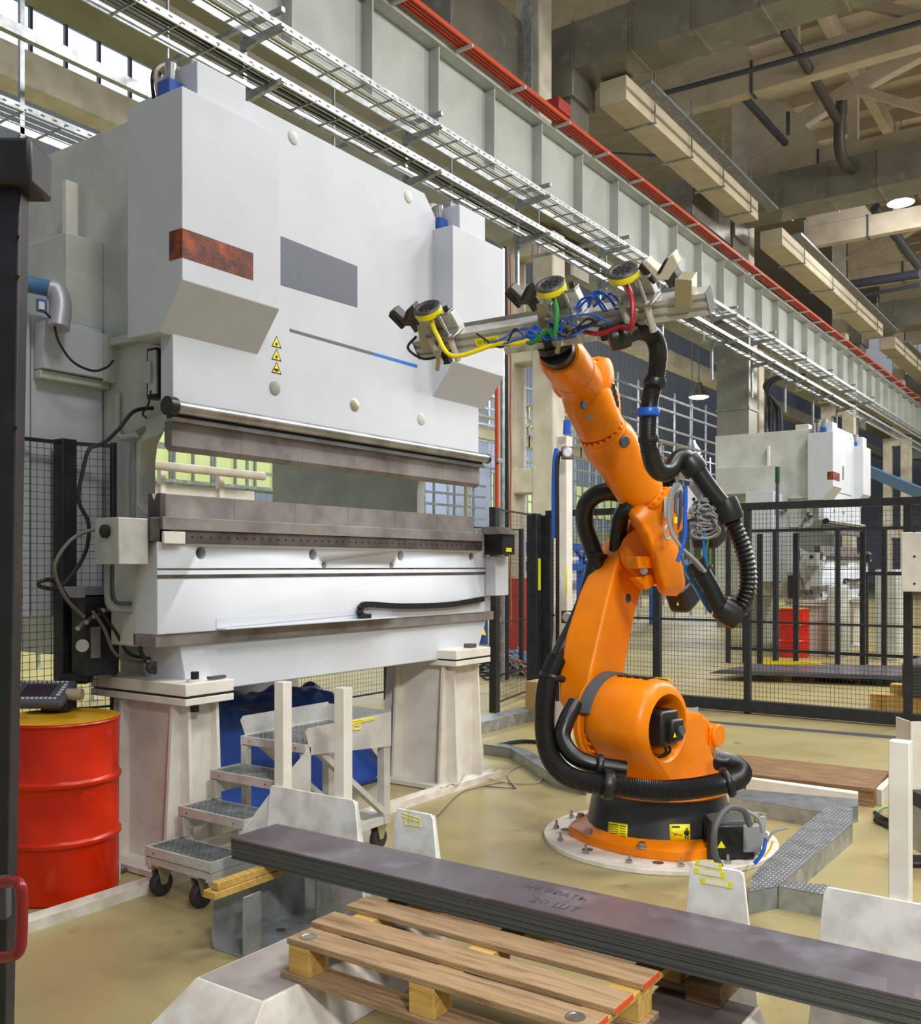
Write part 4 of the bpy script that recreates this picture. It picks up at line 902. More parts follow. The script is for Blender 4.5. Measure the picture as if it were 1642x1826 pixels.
# ============================================================ ROBOT
RX, RY = 5.46, 2.35
Fv = V(-.985, .173, 0).normalized(); Sv = V(-Fv.y, Fv.x, 0)   # local x = reach, local y = towards camera side
robot = thing('industrial_robot', 'orange articulated robot arm with black base standing on a round plate', 'robot', (RX, RY, .03), math.atan2(Fv.y, Fv.x))
RO = V(RX, RY, 0)
def RL(x, y, z): return RO+Fv*x+Sv*y+V(0, 0, z)
def rp(u, v, ly=0):
    r = ray(u, v); d = (ly-(CO-RO).dot(Sv))/r.dot(Sv); return CO+r*d
def rl(p):
    q = p-RO; return V(q.dot(Fv), q.dot(Sv), q.z)
def R(mb, n, m, par=None, **k): return part(mb, n, m, par or robot, **k)
# base plate (own thing)
t = thing('round_base_plate', 'round pale steel plate with anchor bolts under the robot', 'base plate', (RX, RY, 0))
part(MB().cyl((RX, RY, 0), (RX, RY, .03), .69, n=72), 'disc', 'rail_white', t, .004)
for k in range(14):
    a = k*2*math.pi/14+.15; p = V(RX+math.cos(a)*.62, RY+math.sin(a)*.62, .03)
    part(MB().cyl(p, p+V(0, 0, .018), .018, n=6).cyl(p, p+V(0, 0, .05), .008, n=8), 'anchor_bolt', 'brushed', t)
mb = MB()
for k in range(8):
    a = k*2*math.pi/8+.4; p = V(RX+math.cos(a)*.56, RY+math.sin(a)*.56, .03); mb.cyl(p, p+V(0, 0, .0012), .032, n=20)
part(mb, 'holes', 'dark_steel', t)
# base flange : rounded square
ring = lambda r, z, k, n=48: [RL(*(lambda c, s: (c*r*(1/(max(abs(c), abs(s))**k)), s*r*(1/(max(abs(c), abs(s))**k))))(math.cos(q), math.sin(q)), z) for q in (2*math.pi*j/n for j in range(n))]
bf = R(MB().loft([ring(.49, .03, .3), ring(.49, .085, .3), ring(.45, .105, .1), ring(.40, .13, 0)]), 'base_flange', 'orange', bev=.006)
for j in range(8):
    a = math.pi/8+j*math.pi/4; rr = .47; p = RL(math.cos(a)*.485, math.sin(a)*.485, .088)
    part(MB().cyl(p, p+V(0, 0, .025), .022, n=6).cyl(p-V(0, 0, .004), p+V(0, 0, .004), .032, n=18), 'flange_bolt', 'brushed', bf)
sk = R(MB().lathe((RX, RY, 0), [(.437, .085), (.432, .10), (.388, .318), (.37, .33)], n=64), 'base_skirt', 'skirt_black')
# stickers on skirt
def skirt_pt(u, v, off=.003):
    # intersect with cone around axis
    r = ray(u, v); lo, hi = 4.6, 5.75
    best = None
    for i in range(600):
        d = lo+(hi-lo)*i/600; p = CO+r*d; rad = .432-(p.z-.10)*(.044/.218)+off
        if (V(p.x, p.y, 0)-V(RX, RY, 0)).length < rad: return p
    return p
def skirt_quad(P, m, n, off, par=None, nn=6):
    (a, b, c, d) = P; g = []
    for i in range(nn+1):
        s = i/nn; g.append(skirt_pt(a[0]+(b[0]-a[0])*s, a[1]+(b[1]-a[1])*s, off)); g.append(skirt_pt(d[0]+(c[0]-d[0])*s, d[1]+(c[1]-d[1])*s, off))
    mb = MB(); mb.add(g, [(2*i, 2*i+1, 2*i+3, 2*i+2) for i in range(nn)]); o = R(mb, n, m, par); md = o.modifiers.new('sol', 'SOLIDIFY'); md.thickness = .0008; return o
q1 = skirt_quad(((1085, 1465), (1119, 1470), (1118, 1496), (1083, 1491)), 'label_yellow', 'label_plate', .003)
for i in range(6): skirt_quad(((1087, 1469+i*4), (1102, 1471+i*4), (1102, 1472+i*4), (1087, 1470+i*4)), 'ink_black', 'print', .0045, q1)
for i in range(5): skirt_quad(((1105, 1472+i*4.5), (1116, 1473.5+i*4.5), (1116, 1474.5+i*4.5), (1105, 1473+i*4.5)), 'ink_black', 'print', .0045, q1)
q2 = skirt_quad(((1193, 1470), (1230, 1469.5), (1231, 1497), (1195, 1498)), 'label_yellow', 'label_plate', .003)
skirt_quad(((1198, 1473), (1212, 1473), (1212, 1476), (1198, 1476)), 'ink_black', 'print', .0045, q2)
for a, b, w_ in (((1198, 1483), (1206, 1490), 1.3), ((1207, 1483), (1200, 1492), 1.3), ((1202, 1486), (1216, 1489), 1.6)):
    skirt_quad((a, b, (b[0], b[1]+w_), (a[0], a[1]+w_)), 'ink_red', 'falling_figure', .0045, q2)
for a in ((1222, 1480, 1227, 1490), (1221.5, 1490, 1223.5, 1496), (1225.5, 1490, 1227.5, 1496), (1223, 1476.5, 1226, 1479.5), (1219.5, 1482, 1222, 1488), (1227, 1482, 1229, 1488)):
    skirt_quad(((a[0], a[1]), (a[2], a[1]), (a[2], a[3]), (a[0], a[3])), 'ink_black', 'standing_figure', .0045, q2)
# turntable
R(MB().lathe((RX, RY, 0), [(.30, .322), (.405, .322), (.415, .330), (.405, .345), (.30, .36), (.1, .36)], n=64), 'turntable', 'orange')
# shoulder housing: cylinder body with motor opening
A2 = (.35, .75)
def circ(cx, cz, r, ly, n=40, a0=0): return [RL(cx+math.cos(a0+2*math.pi*j/n)*r, ly, cz+math.sin(a0+2*math.pi*j/n)*r) for j in range(n)]
N = 48
def body_outline(ly, sc=1.0, r=.27):
    # round head blended into rear foot
    out = []
    for j in range(N):
        a = 2*math.pi*j/N; x = math.cos(a)*r*sc; z = math.sin(a)*r*sc
        xx = A2[0]+x; zz = A2[1]+z
        if math.sin(a) < -.2:                       # flare down to the turntable
            k = min(1, (-math.sin(a)-.2)/.6); tx = .02+x*.95; xx = xx*(1-k)+tx*k; zz = zz*(1-k)+.352*k
        if math.cos(a) < -.4 and math.sin(a) <= .2:
            xx -= .16*min(1, (-math.cos(a)-.4)/.4)
        out.append(RL(xx, ly, zz))
    return out
hole = lambda ly, r: circ(A2[0], A2[1], r, ly, N)
mb = MB(); outer = [body_outline(-.10, .93), body_outline(-.05, 1), body_outline(.15, 1), body_outline(.24, .96), body_outline(.275, .86)]
inner = [hole(.29, .19), hole(.27, .175), hole(.05, .17)]
rings = [body_outline(-.12, .85)]+outer+inner
mb.loft(rings, cap=True)
hs = R(mb, 'shoulder_housing', 'orange', sharp=40)
# rear buttress and counter part
R(MB().prism([RL(-.05, -.02, .355), RL(-.33, -.02, .355), RL(-.34, -.02, .55), RL(-.26, -.02, .72), RL(-.10, -.02, .80), RL(.1, -.02, .8)], Sv*.22), 'rear_bracket', 'orange', bev=.03, seg=3)
R(MB().cyl(RL(-.30, -.05, .62), RL(-.30, .24, .62), .07), 'rear_boss', 'orange', bev=.01)
for (x, z) in ((-.12, .47), (-.24, .52)): R(MB().cyl(RL(x, .19, z), RL(x, .245, z), .02, n=16), 'stop_pin', 'brushed')
R(MB().prism([RL(-.11, .2, .42), RL(-.15, .2, .42), RL(-.15, .2, .62), RL(-.11, .2, .62)], Sv*.015), 'rib', 'orange', bev=.008)
R(MB().prism([RL(-.23, .2, .46), RL(-.27, .2, .46), RL(-.27, .2, .68), RL(-.23, .2, .68)], Sv*.015), 'rib', 'orange', bev=.008)
R(MB().obox(RL(-.04, .215, .78), .10, .004, .07, Fv), 'type_plate', 'sticker_grey')
# vents on top
for k in range(4):
    a = math.radians(72+k*13); c = RL(A2[0]+math.cos(a)*.272, .05, A2[1]+math.sin(a)*.272); tn = -Fv*math.sin(a)+Z*math.cos(a)
    R(MB().obox(RL(A2[0]+math.cos(math.radians(88))*.271, .0+k*.055, A2[1]+.271), .075, .042, .006, Fv), 'vent', 'black_plastic')
R(MB().obox(RL(A2[0]-.10, .2, A2[1]+.255), .06, .08, .004, Fv+Z*.35), 'yellow_label', 'label_yellow')
# grey belt
mb = MB(); seg_in = []; 
for a in range(62, 205, 6):
    q = math.radians(a)
    seg_in.append([RL(A2[0]-math.cos(q)*.28, -.02+0, A2[1]+math.sin(q)*.28), RL(A2[0]-math.cos(q)*.28, -.10, A2[1]+math.sin(q)*.28), RL(A2[0]-math.cos(q)*.268, -.10, A2[1]+math.sin(q)*.268), RL(A2[0]-math.cos(q)*.268, -.02, A2[1]+math.sin(q)*.268)])
# belt covers the side facing the gripper
seg2 = []
for a in range(70, 262, 6):
    q = math.radians(a-55); seg2.append([RL(A2[0]+math.cos(q)*.284, -.13, A2[1]+math.sin(q)*.284), RL(A2[0]+math.cos(q)*.284, -.05, A2[1]+math.sin(q)*.284), RL(A2[0]+math.cos(q)*.26, -.05, A2[1]+math.sin(q)*.26), RL(A2[0]+math.cos(q)*.26, -.13, A2[1]+math.sin(q)*.26)])
R(mb.loft(seg2), 'belt_cover', 'grey_plastic')
# motor
mo = R(MB().obox(RL(A2[0], .21, A2[1]+.0), .17, .2, .2, Fv), 'motor', 'black_plastic', bev=.02)
part(MB().obox(RL(A2[0]-.02, .32, A2[1]-.01), .12, .06, .13, Fv), 'motor_cap', 'black_plastic', mo, .02); part(MB().cyl(RL(A2[0]-.03, .35, A2[1]-.01), RL(A2[0]-.03, .368, A2[1]-.01), .026), 'motor_plug', 'grey_plastic', mo)
q = RL(A2[0]+.03, .352, A2[1]-.03); part(MB().prism([q+Z*.016, q+Fv*.014-Z*.01, q-Fv*.014-Z*.01], Sv*.002), 'warning_sign', 'label_yellow', mo)
for dx in (-.0, .04): part(MB().tube([RL(A2[0]-dx, .26, .66), RL(A2[0]-dx-.01, .27, .61), RL(A2[0]-dx+.02, .22, .57)], .008, 8), 'motor_cable', 'black_plastic', mo)
# hub between link and housing
R(MB().lathe(RL(A2[0], -.17, A2[1]), [(.20, 0), (.262, .0), (.262, .03), (.25, .04), (.25, .06)], Sv, 56), 'hub', 'orange')
mb = MB()
for k in range(26):
    a = 2*math.pi*k/26; mb.cyl(RL(A2[0]+math.cos(a)*.235, -.12, A2[1]+math.sin(a)*.235), RL(A2[0]+math.cos(a)*.235, -.085, A2[1]+math.sin(a)*.235), .011, n=8)
R(mb, 'hub_bolts', 'orange')
# link arm
near = [(1126, 926), (1104, 985), (1085, 1060), (1070, 1130), (1057, 1185), (1048, 1228), (1046, 1262), (1048, 1300), (1058, 1340), (1080, 1368), (1105, 1362), (1128, 1330), (1137, 1290), (1130, 1240), (1113, 1200), (1122, 1150), (1134, 1090), (1152, 1030), (1166, 985), (1160, 935)]
far = [(1103, 930), (1066, 983), (1032, 1055), (1008, 1130), (998, 1180), (995, 1225), (996, 1250), (1016, 1285), (1028, 1330), (1045, 1352), (1068, 1350), (1090, 1315), (1095, 1280), (1090, 1235), (1085, 1200), (1095, 1140), (1108, 1080), (1122, 1020), (1130, 970), (1125, 930)]
LN, LF = -.16, -.37
nr = [rp(u, v, LN) for u, v in near]; fr_ = [rp(u, v, LF) for u, v in far]
def shrink(P, k, ly):
    c = sum(P, V(0, 0, 0))/len(P); return [c+(p-c)*k+Sv*ly for p in P]
R(MB().loft([fr_, nr]), 'link_arm', 'orange', bev=.02, seg=3, sharp=50)
q = rp(1120, 1067, LN); R(MB().lathe(q, [(.03, 0), (.026, .004), (.015, .004), (.012, -.002), (.001, -.002)], Sv, 20), 'plug_hole', 'dark_steel')
q = rp(1045, 1290, LN+.05); R(MB().obox(q, .03, .03, .05, Fv), 'lug', 'orange', bev=.008)
# elbow bits
R(MB().cyl(rp(1150, 985, -.2), rp(1150, 985, -.02), .15, n=36), 'elbow_joint', 'orange', bev=.01)
e1 = R(MB().prism([rp(1115, 992, -.02), rp(1160, 992, -.02), rp(1165, 1012, -.02), rp(1118, 1014, -.02)], Sv*.08), 'stop_bracket', 'orange', bev=.006)
R(MB().cyl(rp(1148, 1018, .0), rp(1148, 1018, .05), .022), 'buffer', 'brushed'); R(MB().prism([rp(1120, 1030, -.03), rp(1152, 1022, -.03), rp(1158, 1040, -.03), rp(1140, 1052, -.03)], Sv*.06), 'stop_bracket', 'orange', bev=.01)
# forearm
Pw = rp(1036, 694, 0); Pe = rp(1150, 876, 0); Pf = rp(1073, 768, 0)
Ax = (Pe-Pw).normalized()
def along(a, prof, nm, m='orange', n=48, **k): return R(MB().lathe(a, prof, Ax, n), nm, m, **k)
L1 = (Pe-Pf).length
along(Pf, [(.10, -.01), (.132, -.005), (.132, .02), (.138, .024), (.142, .05), (.15, .07), (.153, .13), (.148, .17), (.14, .2), (.138, L1-.04), (.125, L1-.02), (.135, L1-.012), (.15, L1-.008), (.15, L1+.014), (.12, L1+.016)], 'forearm_tube')
for r_, off in ((.126, 0.0), (.143, L1+.0)):
    mb = MB(); aa = Ax.orthogonal().normalized(); bb = Ax.cross(aa)
    for k in range(22):
        a = 2*math.pi*k/22; c = Pf+Ax*off+(aa*math.cos(a)+bb*math.sin(a))*r_; mb.cyl(c-Ax*.018, c+Ax*.006, .009, n=8)
    R(mb, 'ring_bolts', 'orange')
q = Pf+Ax*.06; vd = (CO-q).normalized(); sd = (vd-Ax*vd.dot(Ax)).normalized(); rgt = Ax.cross(sd)
sp = (sd*.86-rgt*.5).normalized() if rgt.dot(rt) < 0 else (sd*.86+rgt*.5).normalized()
R(MB().lathe(q+sp*.135+Ax*.005, [(.036, 0), (.036, .012), (.03, .018), (.012, .020), (.001, .02)], sp, 28), 'round_plug', 'grey_plastic')
# arm rear casting
Ym = .14
sec = lambda pts, ly: [rp(u, v, ly) for u, v in pts]
A_ = [(1112, 897), (1132, 868), (1160, 850), (1187, 862), (1197, 900), (1212, 960), (1228, 1040), (1226, 1060), (1210, 1068), (1180, 1066), (1168, 1040), (1152, 980), (1128, 930)]
front = sec([(1134, 925), (1150, 905), (1172, 893), (1188, 900), (1196, 920), (1210, 960), (1226, 1040), (1224, 1058), (1210, 1067), (1184, 1065), (1176, 1040), (1162, 985), (1145, 950)], Ym-.02)
back = sec([(1108, 902), (1124, 880), (1145, 868), (1165, 875), (1175, 910), (1188, 955), (1200, 1020), (1198, 1035), (1188, 1045), (1168, 1045), (1155, 1020), (1140, 970), (1120, 930)], -Ym)
mid = [(a+b)/2 for a, b in zip(front, back)]; cm = sum(mid, V(0, 0, 0))/len(mid); mid = [cm+(p-cm)*1.05 for p in mid]
def shk(P, k):
    c = sum(P, V(0, 0, 0))/len(P); return [c+(p-c)*k for p in P]
mid2 = [m_*.35+f_*.65 for m_, f_ in zip(mid, front)]
R(MB().loft([shk(back, .9), mid, mid2, shk(front, .80)]), 'rear_arm', 'orange', bev=.022, seg=3, sharp=50)
along(Pe, [(.12, .0), (.15, .004), (.152, .10), (.148, .2), (.13, .3), (.05, .33)], 'rear_arm_barrel')
R(MB().obox((Pe+Ax*.09)+Sv*.145+Fv*-.03, .09, .004, .10, Fv), 'name_plate', 'fan_dark')
q = rp(1188, 905, .15); R(MB().obox(q, .05, .006, .12, Fv), 'cover_window', 'sticker_grey', bev=.002)
R(MB().ring(rp(1190, 950, .16), Sv, .038, .009), 'lifting_eye', 'aluminium')
# wrist
W1 = rp(1073, 768, 0); W0 = rp(1040, 695, 0)
aw = (W1-W0).normalized()
R(MB().lathe(W0, [(.02, -.12), (.07, -.105), (.105, -.06), (.13, 0), (.138, .06), (.132, (W1-W0).length-.04), (.128, (W1-W0).length-.008), (.12, (W1-W0).length)], aw, 48), 'wrist_body', 'orange')
WL, WR_ = rp(1000, 676, -.15), rp(1077, 672, .10)
R(MB().lathe(WL, [(.05, -.03), (.085, -.022), (.105, 0), (.108, .02), (.1, .03), (.108, .04), (.108, (WR_-WL).length-.05), (.112, (WR_-WL).length-.03), (.10, (WR_-WL).length+.02), (.05, (WR_-WL).length+.035)], (WR_-WL), 48), 'wrist_joint', 'orange')
R(MB().prism([rp(1050, 640, .12), rp(1080, 640, .12), rp(1108, 700, .12), rp(1112, 745, .12), rp(1092, 765, .12), rp(1060, 700, .12)], -Sv*.16), 'wrist_side', 'orange', bev=.03, seg=3)
for i in range(4): R(MB().obox(rp(1094+i*2.2, 690+i*10, .125), .028, .004, .034, Fv), 'vent', 'black_plastic', bev=.001)
q = rp(1044, 722, .14); R(MB().lathe(q-Sv*.02, [(.024, 0), (.024, .012), (.02, .015), (.001, .015)], Sv, 24), 'round_plug', 'grey_plastic')
R(MB().obox(rp(1050, 744, .135), .07, .004, .014, Fv), 'model_strip', 'grey_plastic')
mb = MB()
for u, v in ((1064, 642), (1062, 663), (1088, 672), (1067, 684), (1075, 698), (1083, 712), (1090, 727)): q = rp(u, v, .122); mb.cyl(q, q+Sv*.004, .008, n=10)
R(mb, 'wrist_bolts', 'ink_red')
FT = V(4.10, 2.30, 2.71)
Wc = rp(1040, 690, 0); fd = (FT-Wc).normalized(); fl_ = (FT-Wc).length
R(MB().lathe(Wc, [(.08, -.08), (.11, -.04), (.122, 0), (.122, fl_*.45), (.116, fl_*.46), (.116, fl_*.48), (.121, fl_*.49), (.118, fl_*.80), (.10, fl_*.87), (.05, fl_*.88)], fd, 48), 'wrist_hand', 'orange')
R(MB().cyl(Wc+fd*fl_*.86, FT, .085, .085, n=36), 'tool_flange', 'black_plastic')
# rear motors
m1 = R(MB().obox(rp(1216, 1062, -.06), .16, .15, .17, Fv+Z*-.6), 'motor', 'black_plastic', bev=.025)
q = rp(1208, 1077, .03); part(MB().prism([q+Z*.014, q+Fv*.012-Z*.008, q-Fv*.012-Z*.008], Sv*.002), 'warning_sign', 'label_yellow', m1)
m2 = R(MB().obox(rp(1262, 950, .0), .17, .18, .17, Fv+Z*-.5), 'motor', 'black_plastic', bev=.025)
q = rp(1283, 948, .1); part(MB().prism([q+Z*.014, q+Fv*.012-Z*.008, q-Fv*.012-Z*.008], Sv*.002), 'warning_sign', 'label_yellow', m2)
R(MB().obox(rp(1212, 900, -.04), .1, .2, .22, Fv+Z*-.8), 'gear_case', 'black_plastic', bev=.02)
# energy supply bracket plates
DM = 4.95
def dD(pts, d): return [onD(u, v, d) for u, v in pts]
vb = R(MB().prism(dD([(1222, 868), (1240, 862), (1252, 880), (1250, 918), (1228, 926), (1222, 918)], 5.02), fw*.05), 'valve_plate', 'paper_white', bev=.003)
mb = MB()
for u, v in ((1237, 890), (1240, 905)): mb.cyl(onD(u, v, 5.018), onD(u, v, 5.015), .009, n=14)
part(mb, 'holes', 'ink_black', vb)
R(MB().prism(dD([(1218, 1000), (1226, 997), (1236, 1030), (1272, 1085), (1268, 1095), (1262, 1090), (1222, 1025)], 5.02), fw*.012), 'support_arm', 'pipe_blue', label='pale blue grey sheet metal arm')
R(MB().prism(dD([(1205, 866), (1214, 862), (1219, 876), (1216, 925), (1210, 945), (1207, 905)], 4.97), fw*.03), 'shiny_bracket', 'brushed')
def rh(pts, r, m, nm='hose', d=5.0, n=8):
    return R(MB().tube([onD(p[0], p[1], p[2] if len(p) > 2 else d) for p in pts], r, n), nm, m)
for k in range(4): rh([(1212-k*3, 862), (1200-k*2, 885), (1195-k*1.5+1, 920), (1200-k, 950), (1214, 975), (1235+k*2, 1000), (1252+k*2, 1020)], .009, 'cable_grey', 'cable', 4.93-.01*k)
rh([(1222, 868), (1222, 900), (1221, 920), (1220, 960), (1212, 990), (1208, 1002)], .012, 'blue_hose', d=4.9)
rh([(1204, 915), (1206, 885), (1215, 875)], .009, 'grey_plastic', d=4.92); R(MB().cyl(onD(1204, 922, 4.9), onD(1204, 933, 4.9), .01), 'yellow_plug', 'label_yellow')
rh([(1254, 960), (1256, 990), (1260, 1012)], .008, 'blue_hose', d=4.96); rh([(1262, 962), (1259, 990), (1264, 1012)], .007, 'green_hose', d=4.97)
random.seed(11)
for k in range(16):
    c = (1262+random.uniform(-8, 8), 915+random.uniform(-22, 28)); rx_ = random.uniform(12, 26); ry_ = random.uniform(6, 14); a0 = random.uniform(0, 6)
    rh([(c[0]+math.cos(a0+q)*rx_, c[1]+math.sin(a0+q)*ry_+q*1.5, 4.97+.03*math.sin(q*2+k)) for q in [i*.9 for i in range(8)]], .005, 'cable_grey', 'cable_coil', n=6)
for k in range(5): R(MB().cyl(onD(1232+k*5, 938, 4.99), onD(1238+k*5, 962, 4.99), .011, n=10), 'cable_gland', 'zinc_yellow' if k % 2 else 'pipe_blue')
for k in range(3): R(MB().cyl(onD(1184+k*8, 853, 5.1), onD(1186+k*8, 868, 5.1), .012, n=10), 'cable_gland', 'black_plastic')
# big hoses
def ribhose(pts, r, nm='protective_hose', step=.014, amp=.12, m='hose_black'): return R(MB().ribbed([onD(*p) for p in pts], r, step, amp), nm, m)
def smooth_hose(pts, r, nm='protective_hose', m='hose_black'): return R(MB().tube([onD(*p) for p in pts], r, 18), nm, m)
def clamp(u, v, d, u2, v2, r, m='black_plastic', w_=.05, nm='hose_clamp'):
    a = onD(u, v, d); ax_ = (onD(u2, v2, d)-a).normalized(); return R(MB().lathe(a-ax_*w_/2, [(r*.8, 0), (r, .004), (r*1.06, w_*.3), (r*1.06, w_*.7), (r, w_-.004), (r*.8, w_)], ax_, 28), nm, m)
ribhose([(1092, 607, 4.35), (1115, 597, 4.35), (1140, 589, 4.4), (1163, 598, 4.45), (1173, 625, 4.5), (1170, 665, 4.58), (1160, 705, 4.65), (1156, 745, 4.7), (1155, 785, 4.75), (1160, 812, 4.8)], .044, step=.011, amp=.06)
clamp(1104, 600, 4.35, 1118, 596, .056, w_=.09, nm='hose_coupling')
clamp(1167, 681, 4.6, 1163, 700, .052, w_=.05); clamp(1156, 735, 4.68, 1156, 750, .052, 'blue_hose', .045, 'blue_clamp_ring'); clamp(1156, 783, 4.75, 1157, 795, .048, w_=.04)
smooth_hose([(1158, 800, 4.78), (1166, 830, 4.82), (1180, 843, 4.86), (1195, 838, 4.9), (1205, 822, 4.94), (1220, 816, 4.96), (1236, 828, 4.96), (1250, 850, 4.96), (1270, 878, 4.96), (1292, 905, 4.96)], .047)
clamp(1234, 830, 4.96, 1246, 846, .062, w_=.09, nm='hose_coupling'); clamp(1298, 910, 4.96, 1305, 928, .062, w_=.12, nm='hose_coupling')
R(MB().ribbed([onD(*p) for p in [(1298, 905, 4.96), (1308, 935, 4.96), (1324, 975, 4.96), (1333, 1015, 4.96), (1332, 1055, 4.96), (1320, 1085, 4.96), (1302, 1098, 4.96)]], .048, .024, .2), 'spring_hose', 'hose_black')
smooth_hose([(1305, 1095, 4.97), (1285, 1085, 4.97), (1268, 1050, 4.97), (1250, 1018, 4.97), (1240, 1000, 4.97)], .044)
clamp(1300, 1092, 4.97, 1285, 1082, .066, w_=.12, nm='hose_coupling'); clamp(1252, 1018, 4.97, 1246, 1008, .056, w_=.02)
smooth_hose([(1140, 900, 5.85), (1110, 881, 5.8), (1075, 878, 5.8), (1048, 895, 5.82), (1042, 930, 5.88), (1055, 975, 5.92), (1068, 1010, 5.95)], .055)
smooth_hose([(1130, 900, 5.6), (1110, 915, 5.75), (1103, 945, 5.85), (1100, 980, 5.9)], .05)
smooth_hose([(1062, 990, 5.95), (1052, 1040, 5.95), (1030, 1100, 5.9), (1000, 1160, 5.8), (985, 1190, 5.7)], .048)
clamp(1063, 990, 5.93, 1060, 1010, .07, w_=.03)
ribhose([(992, 1175, 5.7), (980, 1205, 5.62), (972, 1250, 5.52), (972, 1310, 5.42), (984, 1355, 5.34), (1015, 1385, 5.26), (1060, 1397, 5.2), (1110, 1403, 5.15), (1170, 1410, 5.12), (1230, 1407, 5.15), (1280, 1398, 5.2), (1312, 1390, 5.3), (1322, 1377, 5.4), (1308, 1364, 5.5), (1282, 1357, 5.58)], .058, step=.012, amp=.08)
clamp(985, 1206, 5.62, 980, 1225, .075, w_=.04, nm='hose_holder')
clamp(1084, 1399, 5.18, 1100, 1401, .078, w_=.06, nm='hose_holder'); clamp(1297, 1395, 5.22, 1310, 1390, .078, w_=.04, nm='hose_holder')
smooth_hose([(1025, 1255, 5.5), (1010, 1285, 5.42), (1003, 1315, 5.38), (1020, 1345, 5.33), (1055, 1362, 5.3), (1115, 1372, 5.3)], .047)
clamp(1068, 1365, 5.28, 1080, 1367, .06, w_=.04, nm='hose_holder')
# connector box at the base
cb = R(MB().obox(onZ(1300, 1530, .03)+V(0.05, 0.03, .10), .26, .2, .19, rt), 'connection_box', 'black_plastic', bev=.012)
part(MB().obox(onZ(1300, 1530, .03)+V(0.05, .03, .20), .22, .18, .03, rt), 'box_lid', 'grey_plastic', cb, .006)
c0 = onZ(1335, 1532, .03)
part(MB().obox(c0+V(.02, 0, .12), .1, .1, .15, rt), 'grey_plug', 'light_grey', cb, .008); part(MB().obox(c0+V(.13, -.01, .14), .06, .1, .17, rt), 'grey_plug', 'sticker_grey', cb, .006)
for k in range(3): part(MB().cyl(c0+V(.02+.05*k, -.02*k, .20), c0+V(.02+.05*k, -.02*k, .235), .022), 'gland', 'zinc_yellow', cb)
q = onD(1286, 1507, 4.93); part(MB().prism([q+Z*.022, q-rt*.022-Z*.014, q+rt*.022-Z*.014], -fw*.002), 'warning_sign', 'label_yellow', cb)
part(MB().tube([onD(1284, 1545, 4.9), onD(1274, 1520, 4.88), (onD(1275, 1475, 4.88)), onD(1297, 1442, 4.95), onD(1325, 1445, 5.0), onD(1337, 1472, 5.02)], .017, 10), 'supply_cable', 'grey_plastic', cb)
part(MB().tube([onD(1330, 1445, 5.05), onD(1352, 1460, 5.05), onD(1360, 1485, 5.05)], .010, 8), 'supply_cable', 'cable_grey', cb)
part(MB().tube([onD(1368, 1498, 5.0), onD(1380, 1483, 5.0), onD(1404, 1476, 5.0)], .007, 8), 'signal_cable', 'cable_grey', cb)
part(MB().tube([onD(1345, 1540, 5.0), onD(1360, 1520, 5.0), onD(1366, 1495, 5.02)], .010, 8), 'blue_wire', 'blue_hose', cb)
part(MB().tube([onD(1362, 1528, 5.05), onD(1372, 1515, 5.05), onD(1378, 1500, 5.05)], .005, 8), 'yellow_wire', 'yellow_hose', cb)
# ============================================================ GRIPPER
GX, GZ = 4.03, 2.80
G = thing('gripper_bar', 'aluminium gripper bar with three suction discs and clamps, carried by the robot', 'gripper', (GX, 2.3, 2.7))
ya, yb = 1.50, 3.07
GR = Matrix.Translation(V(GX, 0, GZ)) @ Matrix.Rotation(math.radians(-38), 4, 'Y') @ Matrix.Translation(V(-GX, 0, -GZ))
_part = part
def T_(p): return GR @ Vector(p)
def gpart(mb, n, m, par=None, **k): mb.v = [GR @ p for p in mb.v]; return _part(mb, n, m, par or G, **k)
def part(mb, n, m, par=None, *a, **k):
    if par is not None and (par == G or par.parent == G): mb.v = [GR @ p for p in mb.v]
    return _part(mb, n, m, par, *a, **k)
pr = [(-.04, -.05), (-.012, -.05), (-.012, -.04), (.012, -.04), (.012, -.05), (.04, -.05), (.04, -.012), (.03, -.012), (.03, .012), (.04, .012), (.04, .05), (-.04, .05), (-.04, .03), (-.03, .03), (-.03, .01), (-.04, .01), (-.04, -.01), (-.03, -.01), (-.03, -.03), (-.04, -.03)]
bar1 = gpart(MB().prism([(GX+a, ya, GZ+b) for a, b in pr], (0, yb-ya, 0)), 'profile_beam', 'aluminium')
part(MB().box(GX-.04, GX+.04, ya-.004, ya, GZ-.05, GZ+.05), 'end_cap', 'grey_plastic', bar1); part(MB().box(GX-.042, GX+.042, yb, yb+.006, GZ-.05, GZ+.05), 'end_cap', 'brushed', bar1)
gpart(MB().box(GX+.045, GX+.105, 1.75, 2.93, GZ-.01, GZ+.05), 'upper_profile', 'brushed', bev=.003)
gpart(MB().box(GX-.05, GX+.08, 2.02, 2.55, GZ-.09, GZ-.055), 'mounting_plate', 'aluminium', bev=.003)
gpart(MB().cyl((GX+.01, 2.3, GZ-.12), (GX+.01, 2.3, GZ-.09), .09, n=32), 'tool_changer', 'black_plastic')
q = V(GX-.0408, 2.50, GZ-.012)
lb = gpart(MB().box(GX-.042, GX-.0405, 2.56, 2.70, GZ-.03, GZ+.012), 'yellow_label', 'label_yellow')
part(text_mb('100918-23', .026, (GX-.0425, 2.63, GZ-.009), Y, -Z, .0003), 'lettering', 'ink_black', lb)
gpart(MB().box(GX-.042, GX-.0405, 2.86, 2.93, GZ-.028, GZ+.002), 'yellow_label', 'label_yellow')
ud = V(-.1, -.12, 1).normalized()
